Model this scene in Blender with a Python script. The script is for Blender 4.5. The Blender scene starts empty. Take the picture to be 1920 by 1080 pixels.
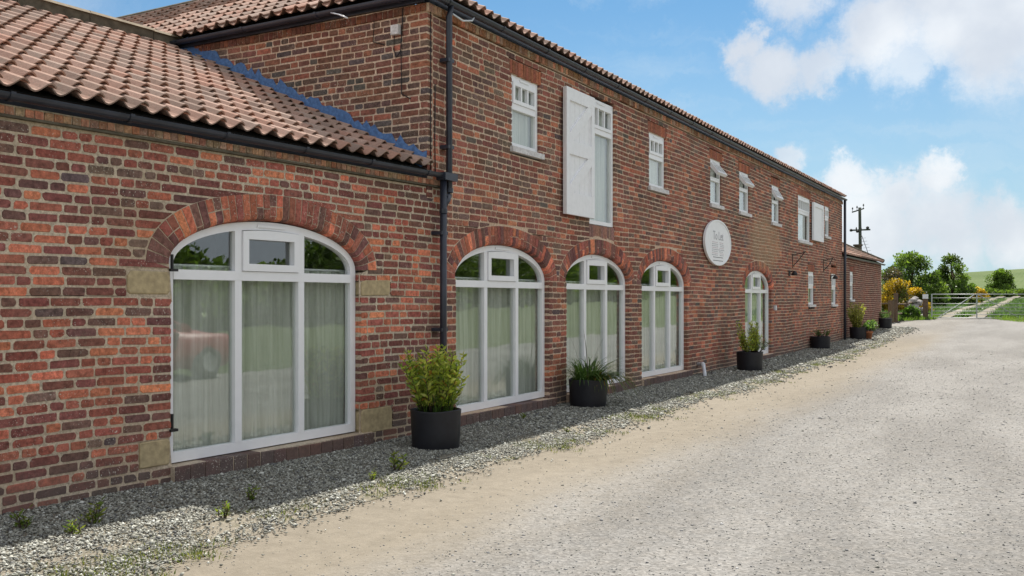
import bpy, bmesh, math, random
import numpy as np
from mathutils import Vector, Matrix
R = math.radians
random.seed(7); RNG = np.random.default_rng(11)
sc = bpy.context.scene
COL = sc.collection
# ------------------------------------------------------------------ camera
CAM = np.array([6.06, 0.0, 1.55]); YAW = math.atan(1000/1750)
cd = bpy.data.cameras.new('camera'); cam = bpy.data.objects.new('camera', cd); COL.objects.link(cam)
cam.location = CAM; cam.rotation_euler = (R(90), 0, YAW)
cd.sensor_width = 36; cd.lens = 36*1750/1920; cd.shift_y = 20.5/1920
cd.clip_start = .1; cd.clip_end = 5000
sc.camera = cam
# ------------------------------------------------------------------ light
SUN_TO = Vector((-.192, .74, 1.0)).normalized()
EXPO = 1.45
sd = bpy.data.lights.new('sun', 'SUN'); sd.energy = 3.15; sd.angle = R(.55); sd.color = (1, .945, .86)
so = bpy.data.objects.new('sun', sd); COL.objects.link(so)
so.rotation_euler = SUN_TO.to_track_quat('Z', 'Y').to_euler()
sc.view_settings.view_transform = 'Standard'; sc.view_settings.look = 'None'
sc.view_settings.exposure = EXPO; sc.view_settings.gamma = 1
try: sc.view_settings.use_curve_mapping = False
except Exception: pass
# ------------------------------------------------------------------ node helpers
class NT:
    def __init__(s, tree): s.t = tree; s.n = tree.nodes; s.l = tree.links
    def new(s, typ, **kw):
        nd = s.n.new(typ)
        for k, v in kw.items():
            if k == 'ins':
                for a, b in v.items(): s.put(nd.inputs[a], b)
            else: setattr(nd, k, v)
        return nd
    def put(s, inp, v):
        if hasattr(v, 'links') and hasattr(v, 'is_output'): s.l.new(v, inp)
        else: inp.default_value = v
    def math(s, op, a, b=0.0, c=None, clamp=False):
        nd = s.n.new('ShaderNodeMath'); nd.operation = op; nd.use_clamp = clamp
        s.put(nd.inputs[0], a); s.put(nd.inputs[1], b)
        if c is not None: s.put(nd.inputs[2], c)
        return nd.outputs[0]
    def vmath(s, op, a, b=(0, 0, 0)):
        nd = s.n.new('ShaderNodeVectorMath'); nd.operation = op
        s.put(nd.inputs[0], a)
        if op == 'SCALE': s.put(nd.inputs['Scale'], b)
        else: s.put(nd.inputs[1], b)
        return nd.outputs['Value' if op in ('DISTANCE', 'LENGTH', 'DOT_PRODUCT') else 'Vector']
    def mix(s, f, a, b, blend='MIX'):
        nd = s.n.new('ShaderNodeMix'); nd.data_type = 'RGBA'; nd.blend_type = blend
        s.put(nd.inputs[0], f)
        for i, v in ((6, a), (7, b)):
            if isinstance(v, (tuple, list)) and len(v) == 3: v = (*v, 1)
            s.put(nd.inputs[i], v)
        return nd.outputs[2]
    def noise(s, vec, scale, detail=4, rough=.55, dist=0.0):
        nd = s.n.new('ShaderNodeTexNoise')
        if vec is not None: s.put(nd.inputs['Vector'], vec)
        nd.inputs['Scale'].default_value = scale; nd.inputs['Detail'].default_value = detail
        nd.inputs['Roughness'].default_value = rough; nd.inputs['Distortion'].default_value = dist
        return nd.outputs[0]
    def ramp(s, f, lo, hi, a=0.0, b=1.0, smooth=True):
        nd = s.n.new('ShaderNodeMapRange'); nd.interpolation_type = 'SMOOTHSTEP' if smooth else 'LINEAR'
        s.put(nd.inputs[0], f)
        for i, v in ((1, lo), (2, hi), (3, a), (4, b)): s.put(nd.inputs[i], v)
        return nd.outputs[0]
def new_mat(name):
    m = bpy.data.materials.new(name); m.use_nodes = True
    t = NT(m.node_tree); t.n.clear()
    out = t.new('ShaderNodeOutputMaterial'); b = t.new('ShaderNodeBsdfPrincipled')
    t.l.new(b.outputs[0], out.inputs[0])
    return m, t, b, out
def pos(t): return t.new('ShaderNodeNewGeometry').outputs['Position']
def attr(t, name='tint'): return t.new('ShaderNodeAttribute', attribute_name=name).outputs['Color']
def bump(t, b, h, strength=.4, dist=.01):
    nd = t.new('ShaderNodeBump', ins={'Strength': strength, 'Distance': dist, 'Height': h})
    t.l.new(nd.outputs[0], b.inputs['Normal'])
def simple(name, col, rough=.6, var=.15, scale=30, spec=.5, metal=0, bumpv=0, tint=False):
    m, t, b, _ = new_mat(name); p = pos(t)
    n = t.noise(p, scale, 5)
    f = t.ramp(n, .25, .75, 1-var, 1+var, False)
    base = attr(t) if tint else (*col, 1)
    mx = t.new('ShaderNodeMix'); mx.data_type = 'RGBA'; mx.blend_type = 'MULTIPLY'; mx.inputs[0].default_value = 1
    t.put(mx.inputs[6], base); cmb = t.new('ShaderNodeCombineColor')
    for i in range(3): t.l.new(f, cmb.inputs[i])
    t.l.new(cmb.outputs[0], mx.inputs[7])
    t.l.new(mx.outputs[2], b.inputs['Base Color'])
    b.inputs['Roughness'].default_value = rough; b.inputs['Metallic'].default_value = metal
    b.inputs['Specular IOR Level'].default_value = spec
    if bumpv: bump(t, b, n, bumpv, .01)
    return m
# ------------------------------------------------------------------ sky
w = bpy.data.worlds.new('World'); sc.world = w; w.use_nodes = True
t = NT(w.node_tree); t.n.clear()
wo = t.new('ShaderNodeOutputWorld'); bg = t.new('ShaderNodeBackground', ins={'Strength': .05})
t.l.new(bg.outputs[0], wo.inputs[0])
sky = t.new('ShaderNodeTexSky', sky_type='NISHITA', sun_disc=False, sun_elevation=R(52.2),
            sun_rotation=R(-17.6), altitude=0, air_density=1.0, dust_density=.6, ozone_density=2.2)
dirv = t.new('ShaderNodeTexCoord').outputs['Generated']
sep = t.new('ShaderNodeSeparateXYZ'); t.l.new(dirv, sep.inputs[0])
def sdir(az, el): return (math.sin(R(az))*math.cos(R(el)), math.cos(R(az))*math.cos(R(el)), math.sin(R(el)))
# cloud banks, by azimuth / elevation / angular radius (degrees)
wn = t.new('ShaderNodeTexNoise', ins={'Vector': dirv, 'Scale': 8.0, 'Detail': 11.0, 'Roughness': .68})
warp = t.vmath('SCALE', t.vmath('SUBTRACT', wn.outputs['Color'], (.5, .5, .5)), .125)
dw = t.vmath('ADD', dirv, warp)
blobs = [(-15.0, 15.2, 1.7, 1), (-13.6, 13.6, 2.4, 1), (-11.2, 13.3, 2.0, .9), (-8.5, 15.0, 3.0, 1), (-5.2, 15.8, 4.0, 1), (-2.2, 14.6, 4.2, 1),
         (1.5, 14, 4.5, 1), (6, 15, 5, 1), (-12.5, 18.2, 2.6, .9), (-7, 13.0, 2.2, .7),
         (-9.8, 6.4, 1.7, 1), (-7.4, 6.0, 2.0, 1), (-5.3, 6.8, 1.6, 1), (-8.7, 4.2, 3.0, 1), (-5.4, 4.0, 3.4, 1), (-2.0, 3.6, 2.6, 1), (2.5, 3.2, 4, 1),
         (-13.4, 7.4, 1.3, .8), (-11.8, 5.2, 1.8, .8), (8, 5, 5, 1), (16, 8, 7, 1)]
acc = None
for az, el, rad, am in blobs:
    d = t.vmath('DISTANCE', dw, sdir(az, el))
    f = t.ramp(d, R(rad*1.25), R(rad*.35), 0, am)
    acc = f if acc is None else t.math('MAXIMUM', acc, f)
# heavy bright cloud added outside the view to light the facade, cleared within it
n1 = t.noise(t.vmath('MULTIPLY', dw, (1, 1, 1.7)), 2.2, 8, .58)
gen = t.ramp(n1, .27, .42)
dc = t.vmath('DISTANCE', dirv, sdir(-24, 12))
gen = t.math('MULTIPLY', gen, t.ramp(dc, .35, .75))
haze = t.ramp(sep.outputs[2], .0, .36, .72, 0.0)
wisp = t.math('MULTIPLY', t.ramp(t.noise(t.vmath('MULTIPLY', dw, (3, 3, 16)), 1.6, 5), .45, .75), .22)
cl = t.math('MAXIMUM', acc, gen)
edge = t.noise(dw, 24, 9, .68)
cl = t.math('MULTIPLY', cl, t.ramp(t.math('ADD', t.math('MULTIPLY', edge, .75), cl), .38, 1.12))
soft = t.noise(dirv, 9, 5, .5)
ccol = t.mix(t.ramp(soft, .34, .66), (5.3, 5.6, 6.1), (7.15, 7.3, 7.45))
skyc = t.mix(1.0, sky.outputs[0], (.36, .62, .74, 1), 'MULTIPLY')
skyc = t.mix(haze, skyc, (4.2, 5.4, 6.2))
skyc = t.mix(wisp, skyc, (5.5, 6.2, 6.7))
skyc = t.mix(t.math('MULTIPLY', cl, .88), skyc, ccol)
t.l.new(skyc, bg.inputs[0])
# ------------------------------------------------------------------ mesh helpers
def link(o, parent=None, **props):
    COL.objects.link(o)
    if parent is not None: o.parent = parent
    for k, v in props.items():
        if v: o[k] = v
    return o
def mk(name, verts, faces, mat=None, parent=None, tint=None, smooth=False, **props):
    me = bpy.data.meshes.new(name)
    me.from_pydata([tuple(v) for v in verts], [], [tuple(f) for f in faces])
    return _fin(name, me, mat, parent, tint, smooth, **props)
def mk_np(name, V, F, mat=None, parent=None, tint=None, smooth=False, **props):
    V = np.asarray(V, dtype=np.float32); F = np.asarray(F, dtype=np.int32)
    me = bpy.data.meshes.new(name); k = F.shape[1]
    me.vertices.add(len(V)); me.vertices.foreach_set('co', V.ravel())
    me.loops.add(F.size); me.loops.foreach_set('vertex_index', F.ravel())
    me.polygons.add(len(F)); me.polygons.foreach_set('loop_start', np.arange(0, F.size, k, dtype=np.int32))
    me.update(calc_edges=True)
    return _fin(name, me, mat, parent, tint, smooth, **props)
def _fin(name, me, mat, parent, tint, smooth, **props):
    if mat: me.materials.append(mat)
    if tint is not None:
        a = me.attributes.new('tint', 'FLOAT_COLOR', 'FACE')
        tt = np.ones((len(me.polygons), 4), dtype=np.float32)
        tt[:, :3] = np.asarray(tint, dtype=np.float32)
        a.data.foreach_set('color', tt.ravel())
    if smooth:
        me.polygons.foreach_set('use_smooth', [True]*len(me.polygons))
    me.update()
    return link(bpy.data.objects.new(name, me), parent, **props)
class MB:
    def __init__(s): s.v = []; s.f = []; s.c = []
    def add(s, v, f, c=None):
        b = len(s.v); s.v += [tuple(x) for x in v]; s.f += [tuple(i+b for i in q) for q in f]
        s.c += [c or (1, 1, 1)]*len(f)
        return s
    def box(s, lo, hi, c=None):
        x0, y0, z0 = lo; x1, y1, z1 = hi
        v = [(x0, y0, z0), (x1, y0, z0), (x1, y1, z0), (x0, y1, z0), (x0, y0, z1), (x1, y0, z1), (x1, y1, z1), (x0, y1, z1)]
        return s.add(v, [(0, 3, 2, 1), (4, 5, 6, 7), (0, 1, 5, 4), (1, 2, 6, 5), (2, 3, 7, 6), (3, 0, 4, 7)], c)
    def tube(s, pts, r, n=8, c=None, cap=True, r1=None):
        pts = [Vector(p) for p in pts]; rings = []; v = []; f = []
        for i, p in enumerate(pts):
            d = (pts[min(i+1, len(pts)-1)]-pts[max(i-1, 0)]).normalized()
            a = d.cross(Vector((0, 0, 1)));
            if a.length < .05: a = d.cross(Vector((0, 1, 0)))
            a.normalize(); b = d.cross(a)
            rr = r if r1 is None else r+(r1-r)*i/max(1, len(pts)-1)
            for k in range(n):
                an = 2*math.pi*k/n; v.append(p+a*math.cos(an)*rr+b*math.sin(an)*rr)
        for i in range(len(pts)-1):
            for k in range(n): f.append((i*n+k, i*n+(k+1) % n, (i+1)*n+(k+1) % n, (i+1)*n+k))
        if cap: f.append(tuple(range(n-1, -1, -1))); f.append(tuple((len(pts)-1)*n+k for k in range(n)))
        return s.add(v, f, c)
    def lathe(s, prof, n=28, center=(0, 0, 0), c=None):
        v = []; f = []
        for r, z in prof:
            for k in range(n):
                an = 2*math.pi*k/n; v.append((center[0]+r*math.cos(an), center[1]+r*math.sin(an), center[2]+z))
        for i in range(len(prof)-1):
            for k in range(n): f.append((i*n+k, i*n+(k+1) % n, (i+1)*n+(k+1) % n, (i+1)*n+k))
        return s.add(v, f, c)
    def prism(s, poly, x0, x1, c=None):            # 2-D outline (y, z) swept along x
        n = len(poly)
        v = [(x0, p[0], p[1]) for p in poly]+[(x1, p[0], p[1]) for p in poly]
        f = [tuple(range(n-1, -1, -1)), tuple(range(n, 2*n))]+[(i, (i+1) % n, n+(i+1) % n, n+i) for i in range(n)]
        return s.add(v, f, c)
    def ring(s, outer, inner, x0, x1, c=None):     # closed frame between two outlines
        n = len(outer)
        v = [(x, p[0], p[1]) for x in (x0, x1) for L in (outer, inner) for p in L]; f = []
        for i in range(n):
            j = (i+1) % n
            f += [(2*n+i, 2*n+j, 3*n+j, 3*n+i), (i, n+i, n+j, j), (i, j, 2*n+j, 2*n+i), (n+i, 3*n+i, 3*n+j, n+j)]
        return s.add(v, f, c)
    def build(s, name, mat, parent=None, smooth=False, tint=False, **props):
        return mk(name, s.v, s.f, mat, parent, s.c if tint else None, smooth, **props)
def thing(name, label, cat, loc=(0, 0, 0), rz=0, group=None):
    o = bpy.data.objects.new(name, None); o.empty_display_size = .2; o.location = loc; o.rotation_euler = (0, 0, rz)
    return link(o, None, label=label, category=cat, group=group)
FW = np.array([-math.sin(YAW), math.cos(YAW), 0]); RT = np.array([math.cos(YAW), math.sin(YAW), 0])
def view_size(P):
    """how large a group of world points shows in the photo (px), 0 if out of frame - only used to choose which pieces become parts"""
    d = np.asarray(P)-CAM; z = d@FW
    if z.min() < .3: return 0
    u = 960+1750*(d@RT)/z; v = 560.5-1750*d[:, 2]/z
    if u.max() < 0 or u.min() > 1920 or v.max() < 0 or v.min() > 1080: return 0
    return (u.max()-u.min())*(v.max()-v.min())
def hsh(a, b=0.0): return (math.sin(a*12.9898+b*78.233)*43758.5453) % 1.0
# ------------------------------------------------------------------ terrain
TY = [-400, 20, 26, 33, 41.6, 50, 62, 75, 100, 136, 180, 250, 320, 372, 420, 520, 1500]
TZ = [0, 0, .03, .10, .285, .55, .82, 1.0, 1.42, 2.1, 3.3, 6.2, 9.8, 12.0, 12.2, 9, -6]
def terrain(x, y):
    z = np.interp(y, TY, TZ)
    k = np.clip((np.asarray(y)-180)/190, 0, 1)
    return z+np.clip(x, -160, 90)*.055*k
# ------------------------------------------------------------------ materials
def brick_material(name, smear=.25, dark=1.0, patch=None):
    m, t, b, _ = new_mat(name); p = pos(t); c = attr(t)
    n1 = t.noise(p, 26, 6, .65); n2 = t.noise(p, 120, 3, .6); n3 = t.noise(p, 3.2, 4, .6); n4 = t.noise(p, 55, 4, .7)
    f = t.math('MULTIPLY', t.ramp(n1, .3, .7, .5, 1.46, False), t.ramp(n2, .3, .7, .82, 1.18, False))
    cc = t.new('ShaderNodeCombineColor');
    for i in range(3): t.l.new(f, cc.inputs[i])
    col = t.mix(1.0, c, cc.outputs[0], 'MULTIPLY')
    n5 = t.noise(p, .9, 4, .6); n6 = t.noise(t.vmath('MULTIPLY', p, (1, 1, .35)), 2.6, 5, .65)
    col = t.mix(t.ramp(n5, .5, .68, 0, .55), col, t.mix(1.0, col, (1.22, .90, .74, 1), 'MULTIPLY'))
    col = t.mix(t.ramp(n6, .55, .75, 0, .5), col, t.mix(1.0, col, (.62, .60, .60, 1), 'MULTIPLY'))
    zz = t.new('ShaderNodeSeparateXYZ'); t.l.new(p, zz.inputs[0])
    damp = t.ramp(t.math('ADD', zz.outputs[2], t.math('MULTIPLY', n6, -.55)), .14, -.16, 0, .7)
    col = t.mix(damp, col, (.115, .095, .085))
    # mortar smeared over brick faces, soot, lichen specks
    sm = t.math('MULTIPLY', t.ramp(n4, .52, .72), t.math('MULTIPLY', t.ramp(n3, .42, .7), smear*2.6))
    col = t.mix(t.math('MINIMUM', sm, .75), col, (.27, .2, .14))
    lich = t.math('MULTIPLY', t.ramp(t.noise(p, 75, 3, .5), .62, .69), t.ramp(t.noise(p, 2.1, 3, .6), .44, .6))
    col = t.mix(t.math('MULTIPLY', lich, .8), col, (.62, .58, .5))
    if patch:
        d = t.vmath('LENGTH', t.vmath('MULTIPLY', t.vmath('SUBTRACT', p, patch[0]), patch[1]))
        d = t.math('ADD', d, t.math('MULTIPLY', t.noise(p, 5, 5, .7), .9))
        pm = t.math('MULTIPLY', t.ramp(d, 1.5, 1.05), t.ramp(t.noise(p, 22, 3, .6), .64, .5))
        col = t.mix(t.math('MULTIPLY', pm, .82), col, (.36, .235, .14))
    t.l.new(col, b.inputs['Base Color'])
    b.inputs['Roughness'].default_value = .93; b.inputs['Specular IOR Level'].default_value = .2
    bump(t, b, t.math('ADD', n1, t.math('MULTIPLY', n2, .5)), .55, .006)
    return m
def mortar_material(name, col):
    m, t, b, _ = new_mat(name); p = pos(t)
    n = t.noise(p, 40, 6, .7); n2 = t.noise(p, 1.3, 4, .6)
    c = t.mix(t.ramp(n, .3, .7), tuple(x*.62 for x in col), tuple(min(1, x*1.3) for x in col))
    c = t.mix(t.ramp(n2, .35, .7, 0, .55), c, (col[0]*.72, col[1]*.6, col[2]*.5))
    t.l.new(c, b.inputs['Base Color']); b.inputs['Roughness'].default_value = .95; b.inputs['Specular IOR Level'].default_value = .1
    bump(t, b, n, .6, .008)
    return m
M = {}
M['brick_low'] = brick_material('old brick', .22)
M['brick_up'] = brick_material('weathered brick', .42, patch=((0, 23.4, 2.95), (1, .55, 1.25)))
M['brick_side'] = brick_material('sooty brick', .3)
M['mortar_low'] = mortar_material('grey lime mortar', (.545, .46, .355))
M['mortar_up'] = mortar_material('buff lime mortar', (.62, .48, .365))
M['upvc'] = simple('white window plastic', (.84, .84, .86), .35, .03, 8)
M['paint'] = simple('white painted timber', (.84, .84, .86), .5, .05, 14, bumpv=.05)
M['black_plastic'] = simple('black gutter plastic', (.026, .030, .045), .36, .35, 6)
M['black_iron'] = simple('black iron', (.012, .012, .013), .55, .3, 40)
M['stone'] = simple('sandstone', (.42, .335, .20), .9, .28, 18, .2, bumpv=.3)
M['sillstone'] = simple('grey stone', (.62, .60, .60), .85, .3, 30, .2, bumpv=.25)
M['lead'] = simple('blue roof sealant', (.085, .165, .34), .7, .4, 24, .3, bumpv=.4)
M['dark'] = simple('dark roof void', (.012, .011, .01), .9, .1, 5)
M['plaster'] = simple('cream plaster', (.34, .32, .28), .9, .08, 4, .2)
M['floor_in'] = simple('brown carpet', (.10, .08, .06), .9, .2, 20, .1)
M['pot'] = simple('black rubber tub', (.012, .0125, .017), .5, .3, 12, .4, bumpv=.06)
M['soil'] = simple('potting soil', (.03, .02, .013), .95, .4, 60, .1, bumpv=.5)
M['terracotta'] = simple('terracotta', (.34, .13, .06), .85, .2, 25)
M['wood'] = simple('grey weathered wood', (.12, .085, .06), .9, .4, 12, .2, bumpv=.4)
M['bark'] = simple('bark', (.07, .05, .036), .95, .35, 14, .2, bumpv=.5)
M['pole_wood'] = simple('creosoted pole', (.055, .065, .05), .85, .3, 8, .2)
M['galv'] = simple('galvanised steel', (.40, .42, .42), .5, .15, 12, .5, .6)
M['white_pvc'] = simple('white waste pipe', (.62, .64, .68), .35, .08, 9)
m, t, b, o = new_mat('foliage'); M['leaf'] = m
lc = t.mix(t.ramp(t.noise(pos(t), 7, 3), .3, .7, 0, .12), attr(t), (.03, .05, .01))
t.l.new(lc, b.inputs['Base Color']); b.inputs['Roughness'].default_value = .5; b.inputs['Specular IOR Level'].default_value = .35
tl = t.new('ShaderNodeBsdfTranslucent'); t.l.new(t.mix(1.0, lc, (1.25, 1.3, .6, 1), 'MULTIPLY'), tl.inputs[0])
mx = t.new('ShaderNodeMixShader', ins={0: .42}); t.l.new(b.outputs[0], mx.inputs[1]); t.l.new(tl.outputs[0], mx.inputs[2]); t.l.new(mx.outputs[0], o.inputs[0])
M['rock'] = simple('rubble stone', (.30, .28, .27), .9, .4, 9, .2, bumpv=.4)
m, t, b, o = new_mat('clay pantile'); p = pos(t); M['tile'] = m
n1 = t.noise(p, 14, 6, .65); n2 = t.noise(p, 70, 4, .6); n3 = t.noise(p, 1.1, 4, .6)
c = attr(t)
f = t.math('MULTIPLY', t.ramp(n1, .3, .7, .80, 1.18, False), t.ramp(n2, .3, .7, .86, 1.12, False)); cc = t.new('ShaderNodeCombineColor')
for i in range(3): t.l.new(f, cc.inputs[i])
c = t.mix(1.0, c, cc.outputs[0], 'MULTIPLY')
c = t.mix(t.math('MULTIPLY', t.ramp(n1, .48, .68), t.ramp(n3, .35, .65, .1, .62)), c, (.16, .135, .105))
t.l.new(c, b.inputs['Base Color']); b.inputs['Roughness'].default_value = .86; b.inputs['Specular IOR Level'].default_value = .25
bump(t, b, n2, .25, .004)
# glass: clear to look through, mirror-like by angle, slightly wavy
m = bpy.data.materials.new('window glass'); m.use_nodes = True; M['glass'] = m
t = NT(m.node_tree); t.n.clear(); o = t.new('ShaderNodeOutputMaterial')
nz = t.noise(pos(t), 1.6, 2, .5)
bp = t.new('ShaderNodeBump', ins={'Strength': .05, 'Distance': .05, 'Height': nz})
gl = t.new('ShaderNodeBsdfGlossy', ins={'Color': (.93, .97, .98, 1), 'Roughness': .0, 'Normal': bp.outputs[0]})
tr = t.new('ShaderNodeBsdfTransparent', ins={'Color': (.955, .97, .955, 1)})
fc = t.new('ShaderNodeLayerWeight', ins={'Blend': .5}).outputs['Facing']; fr = t.math('ADD', t.math('MULTIPLY', t.math('POWER', fc, 4.5), .8), .105, clamp=True)
mx = t.new('ShaderNodeMixShader'); t.l.new(fr, mx.inputs[0])
t.l.new(tr.outputs[0], mx.inputs[1]); t.l.new(gl.outputs[0], mx.inputs[2]); t.l.new(mx.outputs[0], o.inputs[0])
# net curtain
m = bpy.data.materials.new('net curtain'); m.use_nodes = True; M['curtain'] = m
t = NT(m.node_tree); t.n.clear(); o = t.new('ShaderNodeOutputMaterial')
wv = t.noise(t.vmath('MULTIPLY', pos(t), (1, 9, .25)), 4, 4)
cc = t.mix(t.ramp(wv, .3, .7), (.66, .68, .61), (.90, .91, .85))
df = t.new('ShaderNodeBsdfDiffuse'); tl = t.new('ShaderNodeBsdfTranslucent'); t.l.new(cc, df.inputs[0]); t.l.new(cc, tl.inputs[0])
mx = t.new('ShaderNodeMixShader', ins={0: .3}); t.l.new(df.outputs[0], mx.inputs[1]); t.l.new(tl.outputs[0], mx.inputs[2]); t.l.new(mx.outputs[0], o.inputs[0])
# ground materials
m, t, b, o = new_mat('crushed limestone drive'); p = pos(t); M['drive'] = m
sp = t.new('ShaderNodeSeparateXYZ'); t.l.new(p, sp.inputs[0])
big = t.noise(t.vmath('MULTIPLY', p, (1, .28, 1)), .8, 6, .62); med = t.noise(p, 7, 5, .65); fine = t.noise(p, 60, 4, .7)
vo = t.new('ShaderNodeTexVoronoi', ins={'Vector': p, 'Scale': 44.0}); vo2 = t.new('ShaderNodeTexVoronoi', ins={'Vector': p, 'Scale': 120.0})
g = t.mix(t.ramp(big, .36, .64), (.16, .155, .147), (.215, .209, .199))
g = t.mix(t.ramp(med, .35, .7, 0, .45), g, (.20, .185, .165))
cell = t.ramp(t.math('ADD', vo.outputs['Color'], 0), 0, 1, .70, 1.30, False)
cc = t.new('ShaderNodeCombineColor')
for i in range(3): t.l.new(t.math('MULTIPLY', cell, t.ramp(fine, .3, .7, .8, 1.2, False)), cc.inputs[i])
gs = t.mix(1.0, g, cc.outputs[0], 'MULTIPLY')
pit = t.noise(p, 95, 3, .6); gs = t.mix(t.ramp(pit, .62, .70, 0, .55), gs, (.075, .07, .065)); gs = t.mix(t.ramp(pit, .36, .29, 0, .6), gs, (.42, .41, .385))
xw = t.math('ADD', sp.outputs[0], t.math('MULTIPLY', t.math('SUBTRACT', big, .5), 1.4))
wheel = t.math('MULTIPLY', t.ramp(xw, 3.5, 2.3), t.ramp(sp.outputs[1], 44, 30, .25, 1))                                   # worn earthy wheel track along the gravel edge
ea = t.mix(t.ramp(t.math('ADD', t.math('MULTIPLY', med, .6), t.math('MULTIPLY', big, .4)), .3, .7), (.172, .148, .112), (.24, .209, .162))
ea = t.mix(t.ramp(fine, .55, .75, 0, .5), ea, (.19, .165, .13))
col = t.mix(t.math('MULTIPLY', wheel, .85), gs, ea)
t.l.new(col, b.inputs['Base Color']); b.inputs['Roughness'].default_value = .95; b.inputs['Specular IOR Level'].default_value = .15
hh = t.math('ADD', t.math('MULTIPLY', vo.outputs['Distance'], t.ramp(wheel, 0, 1, 1.0, .15)), t.math('ADD', t.math('MULTIPLY', fine, .7), t.math('MULTIPLY', med, 1.2)))
bump(t, b, hh, .5, .016)
m, t, b, o = new_mat('gravel bed'); p = pos(t); M['bed'] = m
n = t.noise(p, 45, 5, .7); n2 = t.noise(p, 2.2, 5, .65)
c = t.mix(t.ramp(n, .3, .7), (.17, .15, .115), (.28, .25, .195))
c = t.mix(t.ramp(n2, .52, .66, 0, .7), c, (.09, .085, .035))
t.l.new(c, b.inputs['Base Color']); b.inputs['Roughness'].default_value = 1; bump(t, b, n, .8, .02)
M['track'] = simple('earth track', (.20, .18, .145), .95, .3, 2.5, .1)
M['pebble'] = simple('pebbles', (1, 1, 1), .85, .2, 60, .25, tint=True)
m, t, b, o = new_mat('pasture'); p = pos(t); M['grass'] = m
n = t.noise(p, .12, 6, .6); n2 = t.noise(p, 3, 5, .7); n3 = t.noise(p, 40, 3)
c = t.mix(t.ramp(n, .3, .7), (.075, .098, .040), (.10, .122, .052))
c = t.mix(t.ramp(n2, .35, .75, 0, .6), c, (.05, .09, .02))
c = t.mix(t.ramp(n3, .4, .8, 0, .5), c, (.13, .15, .05))
t.l.new(c, b.inputs['Base Color']); b.inputs['Roughness'].default_value = .95; b.inputs['Specular IOR Level'].default_value = .1
bump(t, b, t.math('ADD', n2, n3), .6, .06)
m, t, b, o = new_mat('young crop'); p = pos(t); M['crop'] = m
n = t.noise(p, .05, 5, .6); wv = t.new('ShaderNodeTexWave', ins={'Vector': p, 'Scale': .35, 'Distortion': 1.5}, bands_direction='X')
c = t.mix(t.ramp(n, .3, .7), (.062, .098, .026), (.092, .128, .042))
c = t.mix(t.math('MULTIPLY', wv.outputs[1], .2), c, (.14, .15, .075))
t.l.new(c, b.inputs['Base Color']); b.inputs['Roughness'].default_value = .95; b.inputs['Specular IOR Level'].default_value = .1
# ------------------------------------------------------------------ ground
def grid(name, xs, ys, zf, mat, edge=None, **props):
    nx, ny = len(xs), len(ys); V = []
    for j, y in enumerate(ys):
        for i, x in enumerate(xs):
            xx = x if edge is None else edge(i, nx, x, y)
            V.append((xx, y, float(zf(xx, y))))
    F = [(j*nx+i, j*nx+i+1, (j+1)*nx+i+1, (j+1)*nx+i) for j in range(ny-1) for i in range(nx-1)]
    return mk(name, V, F, mat, None, None, True, **props)
gx = sorted(set([-1500, -700, -350, -160, -90, -50, -25, -12]+list(range(-8, 14, 2))+[18, 25, 40, 60, 90, 200, 500, 1500]))
gy = [-900, -300, -100, -40, -15]+list(range(-10, 64, 2))+[66, 70, 75, 82, 90, 100, 112, 125, 136, 150, 165, 180, 200, 225, 250, 275, 300, 320, 340, 356, 372, 395, 420, 470, 520, 800, 1500]
grid('ground', gx, gy, lambda x, y: terrain(x, y)-.02-(.05 if y > 60 else 0), M['grass'], kind='structure')
def wob(y, a): return a*(math.sin(y*.83)+.6*math.sin(y*2.1+1)+.35*math.sin(y*5.3+2))
def drive_edge(i, n, x, y):
    if i == 0: return -.6 if y < 43 else -.6+max(0, (y-43))*.22
    if i == n-1: return (9.0 if y < 44 else 9.0-.75*(y-44))+wob(y, .25)
    return x
dx = [-.6]+[-.2+.4*i for i in range(23)]+[9.0]
dy = [-8+i*1.0 for i in range(60)]+[51.7]
grid('driveway', dx, dy, lambda x, y: terrain(x, y)+.0, M['drive'], drive_edge, kind='structure')
by = [-2+.5*i for i in range(88)]
def bed_edge(i, n, x, y):
    r = 1.62+wob(y, .07); r = r if y < 24 else r-.015*(y-24)
    return -.45+(r+.45)*i/(n-1)
grid('gravel_bed', list(range(6)), by, lambda x, y: terrain(x, y)+.003+max(0, .03*(1-max(0, x)/1.6)), M['bed'], bed_edge, kind='structure')
for x0 in (1.65, 3.15):
    ys = [51.7+3.0*i for i in range(30)]
    grid('field_track', [0, 1, 2], ys, lambda x, y: terrain(x, y)+.03, M['track'],
         lambda i, n, x, y, x0=x0: x0+(i-1)*.36+wob(y*.4, .10), kind='structure')
grid('crop_field', [-150, -90, -60, -40, -25, -12, -4, 4, 12, 25, 50, 90], [140, 150, 165, 180, 200, 225, 250, 275, 300, 320, 340, 356, 372, 395, 420],
     lambda x, y: terrain(x, y)+.12, M['crop'], kind='structure')
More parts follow.
